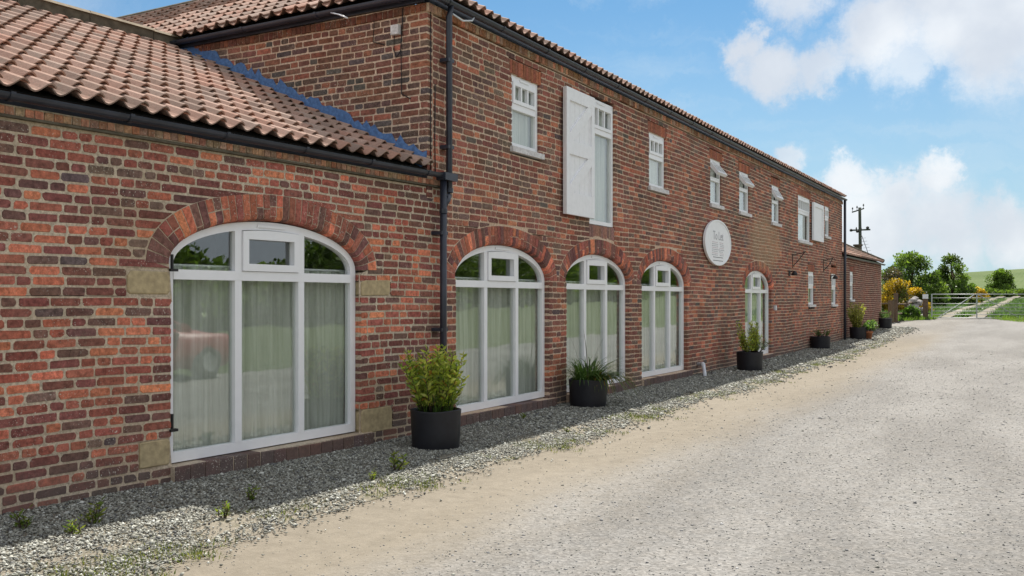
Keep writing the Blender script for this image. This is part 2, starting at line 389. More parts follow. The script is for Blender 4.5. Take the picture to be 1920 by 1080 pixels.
# pebbles -------------------------------------------------------------
def pebbles(name, P, size, mat, cols, **props):
    n = len(P)
    base = np.array([(1, 0, 0), (-1, 0, 0), (0, 1, 0), (0, -1, 0), (0, 0, 1), (0, 0, -1)], dtype=np.float32)
    tri = np.array([(0, 2, 4), (2, 1, 4), (1, 3, 4), (3, 0, 4), (2, 0, 5), (1, 2, 5), (3, 1, 5), (0, 3, 5)])
    v = base[None]*RNG.uniform(.65, 1.25, (n, 6, 1))+RNG.normal(0, .18, (n, 6, 3))
    v *= np.stack([size*RNG.uniform(.8, 1.5, n), size*RNG.uniform(.6, 1.1, n), size*RNG.uniform(.4, .75, n)], 1)[:, None, :]
    tl = RNG.normal(0, .35, n); ct, st = np.cos(tl)[:, None], np.sin(tl)[:, None]
    y, z = v[:, :, 1]*ct-v[:, :, 2]*st, v[:, :, 1]*st+v[:, :, 2]*ct
    a = RNG.uniform(0, 6.28, n); ca, sa = np.cos(a)[:, None], np.sin(a)[:, None]
    V = np.stack([v[:, :, 0]*ca-y*sa, v[:, :, 0]*sa+y*ca, z], 2)+P[:, None, :]
    F = (tri[None]+np.arange(n)[:, None, None]*6).reshape(-1, 3)
    return mk_np(name, V.reshape(-1, 3), F, mat, None, np.repeat(cols, 8, 0), **props)
def peb_cols(n):
    k = RNG.random(n)[:, None]; c = np.where(k < .45, [[.24, .225, .18]], np.where(k < .75, [[.36, .34, .28]], np.where(k < .9, [[.13, .125, .115]], [[.52, .50, .43]])))
    return c*RNG.uniform(.72, 1.22, (n, 1))*np.array([.93, .98, 1.04])
parts = []
for y0, y1, dens, sz in ((1.5, 9.5, 4300, .0096), (9.5, 18, 1900, .0135), (18, 30, 600, .021), (30, 43, 300, .028)):
    n = int((y1-y0)*2.4*dens); x = RNG.uniform(-.35, 2.3, n); y = RNG.uniform(y0, y1, n)
    edge = 1.58+np.array([wob(q, .07) for q in y])-np.maximum(0, y-24)*.015
    clump = np.sin(x*5.1+y*1.7)*np.sin(y*2.9-x*2)+.5*np.sin(y*7+x*9)
    keep = ((x < edge+RNG.normal(0, .12, n)+np.where(RNG.random(n) < .05, RNG.exponential(.22, n), 0)) & ((x < .95) | (clump+RNG.normal(0, .6, n) > -.55)))
    x, y = x[keep], y[keep]
    P = np.stack([x, y, terrain(x, y)+.012+.03*(1-np.clip(x, 0, 1.6)/1.6)], 1)
    parts.append((P, sz*RNG.lognormal(0, .33, len(x))))
P = np.concatenate([a for a, b in parts]); S = np.concatenate([b for a, b in parts])
pebbles('pebble_gravel', P, S, M['pebble'], peb_cols(len(P)), kind='stuff', label='grey pebble gravel strip along the foot of the brick wall')
n = 42000; y = 2.2+RNG.random(n)**2.0*30; x = RNG.uniform(1.7, 7.2, n)
keep = (RNG.random(n) < np.clip((x-1.9)/1.6, .12, 1)) & (RNG.random(n) < 1.05-(y-2)/28)
x, y = x[keep], y[keep]; P = np.stack([x, y, terrain(x, y)+.002], 1)
pebbles('loose_chippings', P, (.0034+.00022*y)*RNG.lognormal(0, .42, len(x)), M['pebble'], np.clip(peb_cols(len(x)), .24, .42)*np.where(RNG.random((len(x), 1)) < .03, .4, .95), kind='stuff', label='loose limestone chippings scattered over the drive')
# ------------------------------------------------------------------ masonry
def boost(p, k=1.7, g=.20): return [tuple([tuple(k*(v*(1-g)+g*(a*.3+b*.5+c*.2)) for v in (a, b, c)), w_]) for (a, b, c), w_ in p]
LOWPAL = boost([((.14, .044, .033), 36), ((.35, .092, .038), 16), ((.215, .056, .033), 25), ((.105, .049, .039), 17), ((.118, .066, .05), 6), ((.08, .056, .055), 3)])
UPPAL = boost([((.145, .05, .032), 36), ((.29, .085, .037), 13), ((.19, .058, .034), 22), ((.105, .052, .039), 21), ((.115, .07, .05), 8), ((.075, .055, .05), 3)])
SIDEPAL = boost([((.13, .052, .034), 36), ((.22, .068, .034), 12), ((.09, .05, .04), 32), ((.07, .055, .05), 12), ((.17, .06, .034), 12)])
ARCHPAL = boost([((.22, .06, .038), 40), ((.29, .07, .032), 22), ((.42, .11, .04), 12), ((.115, .045, .038), 26)])
EAVEPAL = boost([((.26, .13, .065), 35), ((.31, .115, .055), 20), ((.21, .125, .075), 25), ((.30, .19, .11), 8), ((.2, .08, .045), 15)])
def pick(pal, rnd, y=0., z=0.):
    t_ = math.sin(y*1.9+1.3*math.sin(z*2.3))*math.sin(z*2.7-y*.6)
    tot = sum(w_ for _, w_ in pal); r = rnd.random()*tot
    for c, w_ in pal:
        r -= w_
        if r <= 0: break
    if len(pal) > 4 and t_ > .35 and rnd.random() < .45: c = pal[rnd.choice((1, 2, 2))][0]
    if len(pal) > 4 and t_ < -.35 and rnd.random() < .35: c = pal[rnd.choice((0, 3, 4))][0]
    k = rnd.uniform(.82, 1.18)*(1+.12*t_)
    return (c[0]*k, c[1]*k*rnd.uniform(.9, 1.1), c[2]*k)
def warp(s, h): return h+.006*math.sin(1.3*s+2*h)+.004*math.sin(3.7*s-1.1*h)
class Opening:
    """arched (rise>0) or square hole in a wall, with its ring of voussoirs"""
    def __init__(o, sa, sb, h0, h1, rise=0, ring=0, lintel=0, lpad=.06):
        o.sa, o.sb, o.h0, o.h1, o.rise, o.ringw, o.lintel, o.lpad = sa, sb, h0, h1, rise, ring, lintel, lpad
        o.c = (sa+sb)/2; o.a = (sb-sa)/2
        if rise:
            o.hs = h1-rise; N = 500; o.I = []; o.E = []
            for i in range(N+1):
                th = math.pi*(1-i/N); ct, st = math.cos(th), math.sin(th)
                p = (o.c+o.a*ct, o.hs+rise*st); nx, ny = ct*rise, st*o.a; l = math.hypot(nx, ny)
                o.I.append(p); o.E.append((p[0]+nx/l*ring, p[1]+ny/l*ring))
            o.ea = np.array(o.E)
    def block(o, h):
        if h < o.h0: return None
        if o.rise:
            if h <= o.hs: return (o.sa, o.sb)
            m = o.ea[:, 1] >= h
            if not m.any(): return None
            return (min(o.ea[m, 0].min(), o.c), max(o.ea[m, 0].max(), o.c))
        if h <= o.h1: return (o.sa, o.sb)
        if o.lintel and h <= o.h1+o.lintel: return (o.sa-o.lpad, o.sb+o.lpad)
        return None
def brick_geo(q, rnd, out=0., depth=.10, cut=.007, simple_=False):
    """irregular brick from corners (s,h) bl,br,tr,tl -> verts (x,s,h), faces"""
    cx = sum(p[0] for p in q)/4; cz = sum(p[1] for p in q)/4
    if simple_:
        pts = [(p[0]+rnd.uniform(-.003, .003), warp(*p)+rnd.uniform(-.002, .002)) for p in q]
    else:
        pts = []
        for i in range(4):
            p = q[i]; a = q[i-1]; b = q[(i+1) % 4]; k = cut*rnd.uniform(.4, 1.9)
            for r_ in (a, b):
                dx_, dz_ = r_[0]-p[0], r_[1]-p[1]; l = max(1e-5, math.hypot(dx_, dz_)); kk = min(k*rnd.uniform(.6, 1.6), l*.4)
                x_, z_ = p[0]+dx_/l*kk, p[1]+dz_/l*kk
                pts.append((x_+rnd.uniform(-.002, .002), warp(x_, z_)+rnd.uniform(-.0015, .0015)))
    n = len(pts); x1 = out
    A = [(x1+rnd.uniform(-.0015, .0015), cx+(p[0]-cx)*.965, cz+(p[1]-cz)*.91) for p in pts]
    B = [(x1-.006, p[0], p[1]) for p in pts]; C = [(x1-depth, p[0], p[1]) for p in pts]
    F = [tuple(range(n))]
    for i in range(n):
        j = (i+1) % n
        F += [(i, n+i, n+j, j), (n+i, 2*n+i, 2*n+j, n+j)]
    return A+B+C, F
class Masonry:
    """collects pieces in facade coords, then builds the most visible ones as parts and the rest as one mesh"""
    def __init__(s, root, frame): s.root, s.frame = root, frame; s.p = {}
    def add(s, kind, V, F, col): s.p.setdefault(kind, []).append((V, F, col))
    def build(s, kind, mat, stuff_name, limit=300, minpx=0):
        L = s.p.get(kind, []); mw = s.root_matrix
        loc = [[s.frame(*v) for v in V] for V, F, c in L]
        sz = []
        for i, vs in enumerate(loc):
            P = np.array(vs)@np.array(mw.to_3x3()).T+np.array(mw.translation)
            sz.append(view_size(P))
        order = sorted(range(len(L)), key=lambda i: -sz[i])
        top = [i for i in order[:limit] if sz[i] > minpx]
        st = set(range(len(L)))-set(top)
        for i in top:
            V = np.array(loc[i]); c = V.mean(0)
            ob = mk(kind, V-c, L[i][1], mat, s.root, L[i][2]); ob.location = c
        if st:
            mb = MB()
            for i in sorted(st): mb.add(loc[i], L[i][1], L[i][2])
            mb.build(stuff_name, mat, s.root, tint=True, kind='stuff')
def lay(ms, mor, s0, s1, h0, h1, ops, pal, rnd, ch=.0785, joint=.0125, smul=1.0, blocks=(), simple_from=1e9, quoin=None, edge0=.013, rough=1.0):
    n = int(round((h1-h0)/ch)); ch = (h1-h0)/n
    for i in range(n):
        hb, ht = h0+i*ch, h0+(i+1)*ch-joint
        bl = []; crowns = []
        for o in ops:
            b0, b1 = o.block(hb+.002), o.block(ht)
            if b0 is None and b1 is None: continue
            if o.rise and b1 is None: crowns.append(o); continue
            if b0 is None: b0 = b1
            if b1 is None: b1 = ((b0[0]*.5+o.c*.5), (b0[1]*.5+o.c*.5)) if o.rise else b0
            g = .011 if (o.rise and hb > o.hs-.03) or (o.lintel and hb >= o.h1-.03) else 0
            bl.append((b0[0]-g, b1[0]-g, b0[1]+g, b1[1]+g))
        for (a, b, lo, hi) in blocks:
            if hb+ch*.5 > lo and hb+ch*.5 < hi: bl.append((a-.012, a-.012, b+.012, b+.012))
        bl.sort(); segs = []; cb = ct = s0
        for (l0, l1, r0, r1) in bl:
            segs.append((cb, ct, l0, l1)); cb, ct = max(cb, r0), max(ct, r1)
        segs.append((cb, ct, s1, s1))
        hdr = (i % 4 == 2)
        for (a0, a1, b0, b1) in segs:
            if min(b0-a0, b1-a1) < .02: continue
            # bedding mortar, set back from the brick faces
            e0 = .006
            V = [(-.0025, a0-edge0 if a0 == s0 else a0+e0, hb), (-.0025, b0-e0, hb), (-.0025, b1-e0, hb+ch), (-.0025, a1-edge0 if a0 == s0 else a1+e0, hb+ch)]
            V = [(x_, s_, warp(s_, h_)) for x_, s_, h_ in V]
            mor.add(V+[(-.12, s_, h_) for _, s_, h_ in V], [(0, 1, 2, 3), (0, 3, 7, 4), (1, 5, 6, 2)])
            c0, c1 = a0, a1; first = True; last_w = 0
            while True:
                if first and rnd.random() < .5: L = .105
                else:
                    r_ = rnd.random()
                    L = (.112 if r_ < (.72 if hdr else .24) else (.232 if r_ < .93 else .165))*smul
                L += rnd.uniform(-.014, .014); first = False
                endb, endt = c0+L, c0+L
                rem = min(b0, b1)-max(endb, endt)
                if rem < .075: endb, endt = b0, b1
                if min(endb-c0, endt-c1) > .012:
                    j_ = .002*rough; fb0 = fb1 = hb
                    for o in crowns:
                        e_ = lambda q_: float(np.interp(q_, o.ea[:, 0], o.ea[:, 1]))+.011 if abs(q_-o.c) < o.a else 0
                        fb0, fb1 = max(fb0, e_(c0)), max(fb1, e_(endb))
                    q = [(c0, fb0+rnd.uniform(-j_, j_)), (endb, fb1+rnd.uniform(-j_, j_)), (endt, ht+rnd.uniform(-j_*1.5, j_)), (c1, ht+rnd.uniform(-j_*1.5, j_))]
                    mid = (c0+endb)/2
                    if ht-max(fb0, fb1) < .018: c0 = c1 = endb+joint; continue
                    V, F = brick_geo(q, rnd, rnd.uniform(-.0005, .004), .10, .007*rough, simple_=mid > simple_from)
                    pl = pal
                    if quoin and any(abs(mid-z) < w_ for z, w_ in quoin) and hb < 1.8: pl = ARCHPAL
                    ms.add('brick', V, F, pick(pl, rnd, mid, hb))
                if endb == b0: break
                c0 = c1 = endb+joint*rnd.uniform(.7, 1.2)
def arch(ms, mor, o, rnd, pal=ARCHPAL, kind='arch_brick', width=.078):
    I = np.array(o.I); E = np.array(o.E); seg = np.hypot(*np.diff(I, axis=0).T); L = np.concatenate([[0], np.cumsum(seg)])
    Em = (I+E)/2; segm = np.hypot(*np.diff(Em, axis=0).T); L = np.concatenate([[0], np.cumsum(segm)])
    n = int(round(L[-1]/width)); rw = o.ringw
    def P(l, r):
        k = np.interp(l, L, np.arange(len(L))); i = int(min(k, len(L)-2)); f = k-i
        p = I[i]*(1-f)+I[i+1]*f; e = E[i]*(1-f)+E[i+1]*f
        q = p+(e-p)*r/rw; return (float(q[0]), warp(float(q[0]), float(q[1])))
    prof = [(rw-.004, -.1), (rw-.004, .003), (.052, .003), (.02, -.008), (.004, -.036), (.0, -.125)]
    mp = [(rw+.05, -.006), (rw, -.0015), (.045, -.0015), (.018, -.016), (.009, -.04), (.009, -.125)]
    V = []; F = []
    for i in range(n*2+1):
        for r_, x_ in mp: V.append((x_, *P(L[-1]*i/(n*2), r_)))
    k = len(mp)
    for i in range(n*2):
        for j in range(k-1): F.append((i*k+j, i*k+j+1, (i+1)*k+j+1, (i+1)*k+j))
    mor.add(V, F)
    for i in range(n):
        l0, l1 = L[-1]*i/n+.005, L[-1]*(i+1)/n-.005; dx_ = rnd.uniform(-.003, .004); split = rnd.random() < .5
        cut = rw*rnd.uniform(.42, .56)
        pr = [(min(r_, cut-.005) if split else r_, x_+dx_) for r_, x_ in prof]
        V = [(x_, *P(l0, r_)) for r_, x_ in pr]+[(x_, *P(l1, r_)) for r_, x_ in pr]; k = len(pr)
        F = [tuple(range(k)), tuple(range(2*k-1, k-1, -1))]+[(j, j+1, k+j+1, k+j) for j in range(k-1)]
        c = pick(pal, rnd, o.c+i*.3, i*.2)
        ms.add(kind, V, F, c)
        if split:
            pr = [(rw-.004, -.1), (rw-.004, .003+dx_), (cut+.006, .003+dx_), (cut+.006, -.1)]
            V = [(x_, *P(l0, r_)) for r_, x_ in pr]+[(x_, *P(l1, r_)) for r_, x_ in pr]
            ms.add(kind, V, [(0, 1, 2, 3), (7, 6, 5, 4), (0, 1, 5, 4), (1, 2, 6, 5), (2, 3, 7, 6)], pick(pal, rnd, o.c, i))
def soldiers(ms, mor, kind, s0, s1, h0, h1, rnd, pal, out=.002, depth=.11, wdt=.075, crown=0.):
    n = max(1, int(round((s1-s0)/wdt))); ww = (s1-s0)/n
    mor.add([(out-.008, s0, warp(s0, h0)), (out-.008, s1, warp(s1, h0)), (out-.008, s1, warp(s1, h1)), (out-.008, s0, warp(s0, h1)), (-.12, s0, warp(s0, h0)), (-.12, s1, warp(s1, h0)), (-.12, s1, warp(s1, h1)), (-.12, s0, warp(s0, h1))], [(0, 1, 2, 3), (0, 4, 5, 1), (3, 2, 6, 7), (0, 3, 7, 4), (1, 5, 6, 2)])
    for i in range(n):
        a, b = s0+ww*i+.004, s0+ww*(i+1)-.004
        q = [(a, h0+.002), (b, h0+.002), (b, h1-.003), (a, h1-.003)]
        V, F = brick_geo(q, rnd, out+rnd.uniform(-.002, .003), depth, simple_=True)
        ms.add(kind, V, F, pick(pal, rnd, a, h0))
# ------------------------------------------------------------------ windows
def arch_pts(c, a, hs, b, h0, n=36):
    pts = [(c-a, h0), (c-a, hs)]
    for i in range(1, n): th = math.pi*(1-i/n); pts.append((c+a*math.cos(th), hs+b*math.sin(th)))
    return pts+[(c+a, hs), (c+a, h0)]
def arched_window(root, sa, sb, h0, h1, rise, tr_h, xf=-.075):
    """three-light arched window: outer frame is the part, its bars and panes the sub-parts"""
    c, a = (sa+sb)/2, (sb-sa)/2; hs = h1-rise; fw = .075
    inner = arch_pts(c, a-fw, hs, rise-fw, h0+.085)
    win = MB().ring(arch_pts(c, a, hs, rise, h0), inner, xf-.07, xf).build('window', M['upvc'], root)
    ia, ib = a-fw, rise-fw
    def top(s): return hs+ib*math.sqrt(max(0, 1-((s-c)/ia)**2))
    MB().box((xf-.065, c-ia, tr_h-.042), (xf+.006, c+ia, tr_h+.042)).build('transom', M['upvc'], win)
    m1 = a*.335; mw = .038
    for s in (c-m1, c+m1):
        mb = MB().box((xf-.06, s-mw, h0+.085), (xf+.003, s+mw, tr_h-.042))
        mb.prism([(s-mw, tr_h+.042), (s+mw, tr_h+.042), (s+mw, top(s+mw)+.004), (s-mw, top(s-mw)+.004)], xf-.06, xf+.003)
        mb.build('mullion', M['upvc'], win)
    # opening fanlight
    x0, x1, z0 = c-m1+mw, c+m1-mw, tr_h+.042
    N = 10; o_ = [(x0+.004, z0+.004), (x1-.004, z0+.004)]+[(x1-.004-(x1-x0-.008)*i/N, top(x1-.004-(x1-x0-.008)*i/N)-.006) for i in range(N+1)]
    zi = min(top(x0), top(x1))-.075
    i_ = [(x0+.07, z0+.07), (x1-.07, z0+.07)]+[(x1-.07-(x1-x0-.14)*i/N, zi) for i in range(N+1)]
    MB().ring(o_, i_, xf-.05, xf+.022).build('casement', M['upvc'], win)
    xg = xf-.038
    def pane(poly): MB().prism(poly, xg-.004, xg).build('pane', M['glass'], win)
    pane([(x0+.07, z0+.07), (x1-.07, z0+.07), (x1-.07, zi), (x0+.07, zi)])
    for s0, s1 in ((c-ia, c-m1-mw), (c+m1+mw, c+ia)):
        K = 14; pane([(s0, z0), (s1, z0)]+[(s1+(s0-s1)*k/K, max(z0+.001, top(s1+(s0-s1)*k/K))) for k in range(K+1)])
    for s0, s1 in ((c-ia, c-m1-mw), (c-m1+mw, c+m1-mw), (c+m1+mw, c+ia)):
        pane([(s0, h0+.085), (s1, h0+.085), (s1, tr_h-.042), (s0, tr_h-.042)])
    MB().box((xf, c-.17, h1-.056), (xf+.014, c+.17, h1-.03)).build('trickle_vent', M['upvc'], win)
    return win
def casement_window(root, s0, s1, h0, h1, tr_h, lights=3, xf=-.03, hopper=0, blind=True, sill=.075, vent=True):
    fw = .06
    O = lambda a, b, c_, d: [(a, b), (c_, b), (c_, d), (a, d)]
    win = MB().ring(O(s0, h0, s1, h1), O(s0+fw, h0+fw, s1-fw, h1-fw-.02), xf-.07, xf).build('window', M['upvc'], root)
    MB().box((xf-.065, s0+fw, tr_h-.04), (xf+.004, s1-fw, tr_h+.04)).build('transom', M['upvc'], win)
    def glass(a, b, c_, d, par=win): return MB().box((xf-.04, a, b), (xf-.036, c_, d)).build('pane', M['glass'], par)
    glass(s0+fw, h0+fw, s1-fw, tr_h-.04)
    a, b, c_, d = s0+fw+.004, tr_h+.042, s1-fw-.004, h1-fw-.022
    pv = (xf, d)
    def tilt(ob):
        if hopper:
            ob.data.transform(Matrix.Translation((xf, 0, d)) @ Matrix.Rotation(-hopper, 4, 'Y') @ Matrix.Translation((-xf, 0, -d)))
        return ob
    mb = MB().ring(O(a, b, c_, d), O(a+.05, b+.05, c_-.05, d-.05), xf-.05, xf+.018)
    ww = (c_-a-.1)/lights
    for i in range(1, lights): mb.box((xf-.03, a+.05+ww*i-.017, b+.05), (xf+.014, a+.05+ww*i+.017, d-.05))
    tilt(mb.build('sash', M['upvc'], win))
    for i in range(lights):
        e0 = .017 if i else 0; e1 = .017 if i < lights-1 else 0
        tilt(glass(a+.05+ww*i+e0, b+.05, a+.05+ww*(i+1)-e1, d-.05))
    if vent: MB().box((xf, (s0+s1)/2-.16*(s1-s0), h1-.055), (xf+.012, (s0+s1)/2+.16*(s1-s0), h1-.03)).build('trickle_vent', M['upvc'], win)
    if blind:
        n = 24; V = []; F = []
        for i in range(n+1):
            s = s0+.02+(s1-s0-.04)*i/n; x_ = xf-.10+.012*math.sin(i*1.3)
            V += [(x_, s, h0+.03), (x_, s, h1-.05)]
        F = [(2*i, 2*i+2, 2*i+3, 2*i+1) for i in range(n)]
        mk('blind', V, F, M['curtain'], win, None, True)
    if sill: MB().box((-.06, s0-.05, h0-sill), (.05, s1+.07, h0-.003)).build('window_sill', M['sillstone'], root)
    return win
def curtain(origin, rz, s0, s1, h0, h1, label, xf=-.215):
    o = thing('curtain', label, 'curtain', origin, rz, 'net curtains behind the arched windows')
    n = 180; V = []; F = []
    for i in range(n+1):
        s = s0+(s1-s0)*i/n
        x_ = xf+.028*math.sin(s*31+1.8*math.sin(s*7))+.016*math.sin(s*67+2)
        V += [(x_*.6+xf*.4, s, h0+.01*math.sin(s*9)), (x_, s, (h0+h1)/2), (xf+(x_-xf)*.8, s, h1)]
    for i in range(n):
        for k in range(2): F.append((3*i+k, 3*i+3+k, 3*i+4+k, 3*i+1+k))
    mk('fabric', V, F, M['curtain'], o, None, True)
    MB().tube([(xf, s0-.05, h1+.01), (xf, s1+.05, h1+.01)], .012).build('curtain_rail', M['upvc'], o)
    return o
# ------------------------------------------------------------------ roof tiles
TW, TG, TL = .194, .29, .345
def tile_mesh(col):
    prof = []
    for i in range(11):
        u = i/10
        z = .030*math.sin(2*math.pi*(u*.93+.02)-math.pi*.02) if False else None
        # trough on the left two thirds, roll on the right third
        if u < .58: zz = -.040*math.sin(math.pi*u/.58)
        else: zz = .036*math.sin(math.pi*(u-.58)/.42*.93)
        prof.append((u*(TW+.026), zz))
    th = .013; V = []; F = []; n = len(prof)
    for y_, lift in ((0, .043), (TL, .004)):
        for x_, z_ in prof: V.append((x_, y_, z_+lift))
        for x_, z_ in prof: V.append((x_, y_, z_+lift-th))
    for i in range(n-1):
        F += [(i, i+1, 2*n+i+1, 2*n+i), (n+i, 3*n+i, 3*n+i+1, n+i+1), (i, n+i, n+i+1, i+1)]
    F += [(0, 2*n, 3*n, n), (n-1, 2*n-1, 4*n-1, 3*n-1)]
    me = bpy.data.meshes.new('roof_tile'); me.from_pydata(V, [], F); me.materials.append(M['tile'])
    a = me.attributes.new('tint', 'FLOAT_COLOR', 'FACE'); a.data.foreach_set('color', [x for _ in F for x in (*col, 1)])
    me.polygons.foreach_set('use_smooth', [False]*len(F)); me.update()
    return me, V, F
TILECOLS = [(.375, .24, .185), (.35, .215, .165), (.31, .205, .16), (.40, .26, .205), (.25, .17, .135), (.37, .205, .15), (.33, .235, .19)]
TILES = [tile_mesh(c) for c in TILECOLS]
def tile_roof(root, rootm, origin, ux, uy, ncol, nrow, rnd, keep=None, limit=300):
    """origin: eave corner; ux along the eave, uy up the slope (unit vectors)"""
    ux, uy = Vector(ux).normalized(), Vector(uy).normalized(); uz = ux.cross(uy).normalized()
    L = []
    for r in range(nrow):
        for c in range(ncol):
            if keep and not keep((c+.5)*TW, (r+.5)*TG): continue
            o = Vector(origin)+ux*(c*TW)+uy*(r*TG)+uz*rnd.uniform(-.004, .005)+uy*rnd.uniform(-.008, .008)
            rot = Matrix((ux, uy, uz)).transposed().to_4x4() @ Matrix.Rotation(rnd.uniform(-.016, .016), 4, 'Z')
            L.append((Matrix.Translation(o) @ rot, rnd.randrange(len(TILES))))
    sz = []
    for mt, k in L:
        P = [rootm @ mt @ Vector(p) for p in ((0, 0, 0), (TW, 0, 0), (0, TG, 0), (TW, TG, 0))]
        sz.append(view_size(np.array([tuple(p) for p in P])))
    order = sorted(range(len(L)), key=lambda i: -sz[i]); top = [i for i in order[:limit] if sz[i] > 30]
    for i in top:
        ob = bpy.data.objects.new('roof_tile', TILES[L[i][1]][0]); ob.matrix_local = L[i][0]; link(ob, root); ob.matrix_local = L[i][0]
    rest = sorted(set(range(len(L)))-set(top)); VV = []; FF = []; CC = []
    base = np.array(TILES[0][1]); F0 = np.array(TILES[0][2])
    for i in rest:
        m_ = np.array(L[i][0]); VV.append(base@m_[:3, :3].T+m_[:3, 3]); FF.append(F0+len(base)*len(FF)); CC += [TILECOLS[L[i][1]]]*len(F0)
    if rest: mk_np('roof_tiling', np.concatenate(VV), np.concatenate(FF), M['tile'], root, np.array(CC), kind='stuff')
def gutter(root, p0, p1, rad=.05, out=None, step=1.0):
    """half-round gutter with brackets from p0 to p1"""
    p0, p1 = Vector(p0), Vector(p1); d = (p1-p0); L = d.length; d.normalize(); side = d.cross(Vector((0, 0, 1))).normalized()
    def sec(r): return [(math.cos(a)*r, math.sin(a)*r) for a in [math.pi+math.pi*i/10 for i in range(11)]]
    o_ = sec(rad); i_ = sec(rad-.006); V = []; F = []; ring = o_+i_[::-1]; n = len(ring)
    for p in (p0, p1):
        for a, b in ring: V.append(p+side*a+Vector((0, 0, b)))
    for i in range(n): F.append((i, (i+1) % n, n+(i+1) % n, n+i))
    F += [tuple(range(n)), tuple(range(2*n-1, n-1, -1))]
    mk('gutter', V, F, M['black_plastic'], root)
    k = int(L/step); sec2 = [(math.cos(a)*(rad+.007), math.sin(a)*(rad+.007)) for a in [math.pi*.97+math.pi*1.06*i/10 for i in range(11)]]
    for j in range(k+1):
        c = p0+d*(L*(j+.3)/(k+.6)); V = []; F = []
        for off in (-.018, .018):
            for a, b in sec2: V.append(c+d*off+side*a+Vector((0, 0, b)))
        for i in range(10): F.append((i, i+1, 12+i, 11+i))
        mk('gutter_bracket', V, F, M['black_plastic'], root)
M['ridge'] = simple('mossy ridge mortar', (.115, .10, .075), .95, .4, 10, .1, bumpv=.4)
M['ridgetop'] = simple('ridge cap', (.27, .225, .165), .9, .3, 8, .15, bumpv=.3)
# =================================================================== LOW BUILDING
KINK = math.atan(1135/1750)-YAW
JY = 8.943
low = thing('stable_block', 'low single-storey red brick building with pantile roof, nearest the camera', 'building', (0, JY, 0), -KINK)
lowM = Matrix.Translation((0, JY, 0)) @ Matrix.Rotation(-KINK, 4, 'Z')
rnd = random.Random(3)
ident = lambda x, s, h: (x, s, h)
ms = Masonry(low, ident); ms.root_matrix = lowM; mor = MB()
W1 = Opening(-3.655, -1.355, -.05, 2.262, .42, .245)
STONES = [(-4.06, -3.668, 1.595, 1.79), (-1.342, -.89, 1.58, 1.757), (-3.95, -3.668, .185, .41), (-1.342, -.86, .15, .415)]
lay(ms, mor, -7.2, 0, -.06, 2.822, [W1], LOWPAL, rnd, .0785, .0165, 1.0, STONES, quoin=[(-3.75, .13), (-1.25, .16)], rough=1.3)
arch(ms, mor, W1, rnd)
soldiers(ms, mor, 'sill_brick', -3.66, -1.21, -.04, .165, rnd, [((.185, .095, .085), 3), ((.22, .10, .08), 2), ((.16, .095, .10), 2)], .055, .17, .15)
soldiers(ms, mor, 'eaves_brick', -7.2, -.02, 2.846, 2.912, rnd, EAVEPAL, .03, .14, .072)
for a, b, c, d in STONES:
    V, F = brick_geo([(a, c), (b, c), (b, d-.012), (a, d-.012)], rnd, .003, .12, .02)
    k = rnd.uniform(.85, 1.15); mb = MB().add(V, F); mb.build('quoin_stone', M['stone'], low)
    mor.add([(-.0105, a-.03, c-.07), (-.0105, b+(.03 if b < -3 or a > -2 else 0), c-.07), (-.0105, b+.0, d+.06), (-.0105, a-.03, d+.06)], [(0, 1, 2, 3)])
ms.build('brick', M['brick_low'], 'brickwork'); ms.build('arch_brick', M['brick_low'], 'arch_brickwork')
ms.build('sill_brick', M['brick_low'], 'sill_brickwork'); ms.build('eaves_brick', M['brick_low'], 'eaves_brickwork')
mor.build('wall', M['mortar_low'], low)
MB().box((-.13, -7.2, 2.825), (.042, -.02, 2.843)).build('eaves_ledge', M['ridge'], low)
win = arched_window(low, -3.655, -1.355, .178, 2.262, .42, 1.757)
for h in (1.80, .475):
    MB().box((-.02, -3.672, h-.022), (.02, -3.60, h)).tube([(-.03, -3.625, h-.01), (-.03, -3.625, h+.12)], .013).build('hinge_pin', M['black_iron'], low)
MB().box((-.06, -7.2, 2.914), (.022, -.275, 3.0)).build('fascia_board', M['black_plastic'], low)
gutter(low, (.118, -7.2, 2.975), (.118, -.13, 2.972), .05)
pl = math.atan(.45); cp, sp_ = math.cos(pl), math.sin(pl)
TG = .288
tile_roof(low, lowM, (.075, -.268-36*TW, 3.04), (0, 1, 0), (-cp, 0, sp_), 36, 16, rnd)
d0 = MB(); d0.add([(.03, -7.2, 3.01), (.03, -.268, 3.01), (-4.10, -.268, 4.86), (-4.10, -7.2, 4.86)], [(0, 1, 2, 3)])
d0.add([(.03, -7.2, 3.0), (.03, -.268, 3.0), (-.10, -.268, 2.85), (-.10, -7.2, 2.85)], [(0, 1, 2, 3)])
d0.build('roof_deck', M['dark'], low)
MB().add([(-4.12, -7.2, 4.93), (-4.12, -.268, 4.93), (-8.3, -.268, 3.0), (-8.3, -7.2, 3.0)], [(0, 1, 2, 3)]).build('rear_roof', M['terracotta'], low)
s = -7.2
while s < -.32:
    e = min(s+.9, -.27); j = rnd.uniform(-.006, .006)
    MB().prism([(-.0, 0)]*0 or [(s+.004, 0), (e-.004, 0), (e-.004, .15), (s+.004, .15)], -4.2, -4.02).build('ridge_bed', M['ridge'], low).location = (0, 0, 4.90+j)
    mb = MB(); P = [(-4.225, .0), (-3.995, .0), (-4.02, .035), (-4.08, .052), (-4.14, .052), (-4.2, .035)]
    V = [(x, y, z) for y in (s+.003, e-.003) for x, z in P]
    mb.add(V, [tuple(range(6)), tuple(range(11, 5, -1))]+[(i, (i+1) % 6, 6+(i+1) % 6, 6+i) for i in range(6)])
    mb.build('ridge_tile', M['ridgetop'], low).location = (0, 0, 5.052+j)
    s += .9
shell = MB()
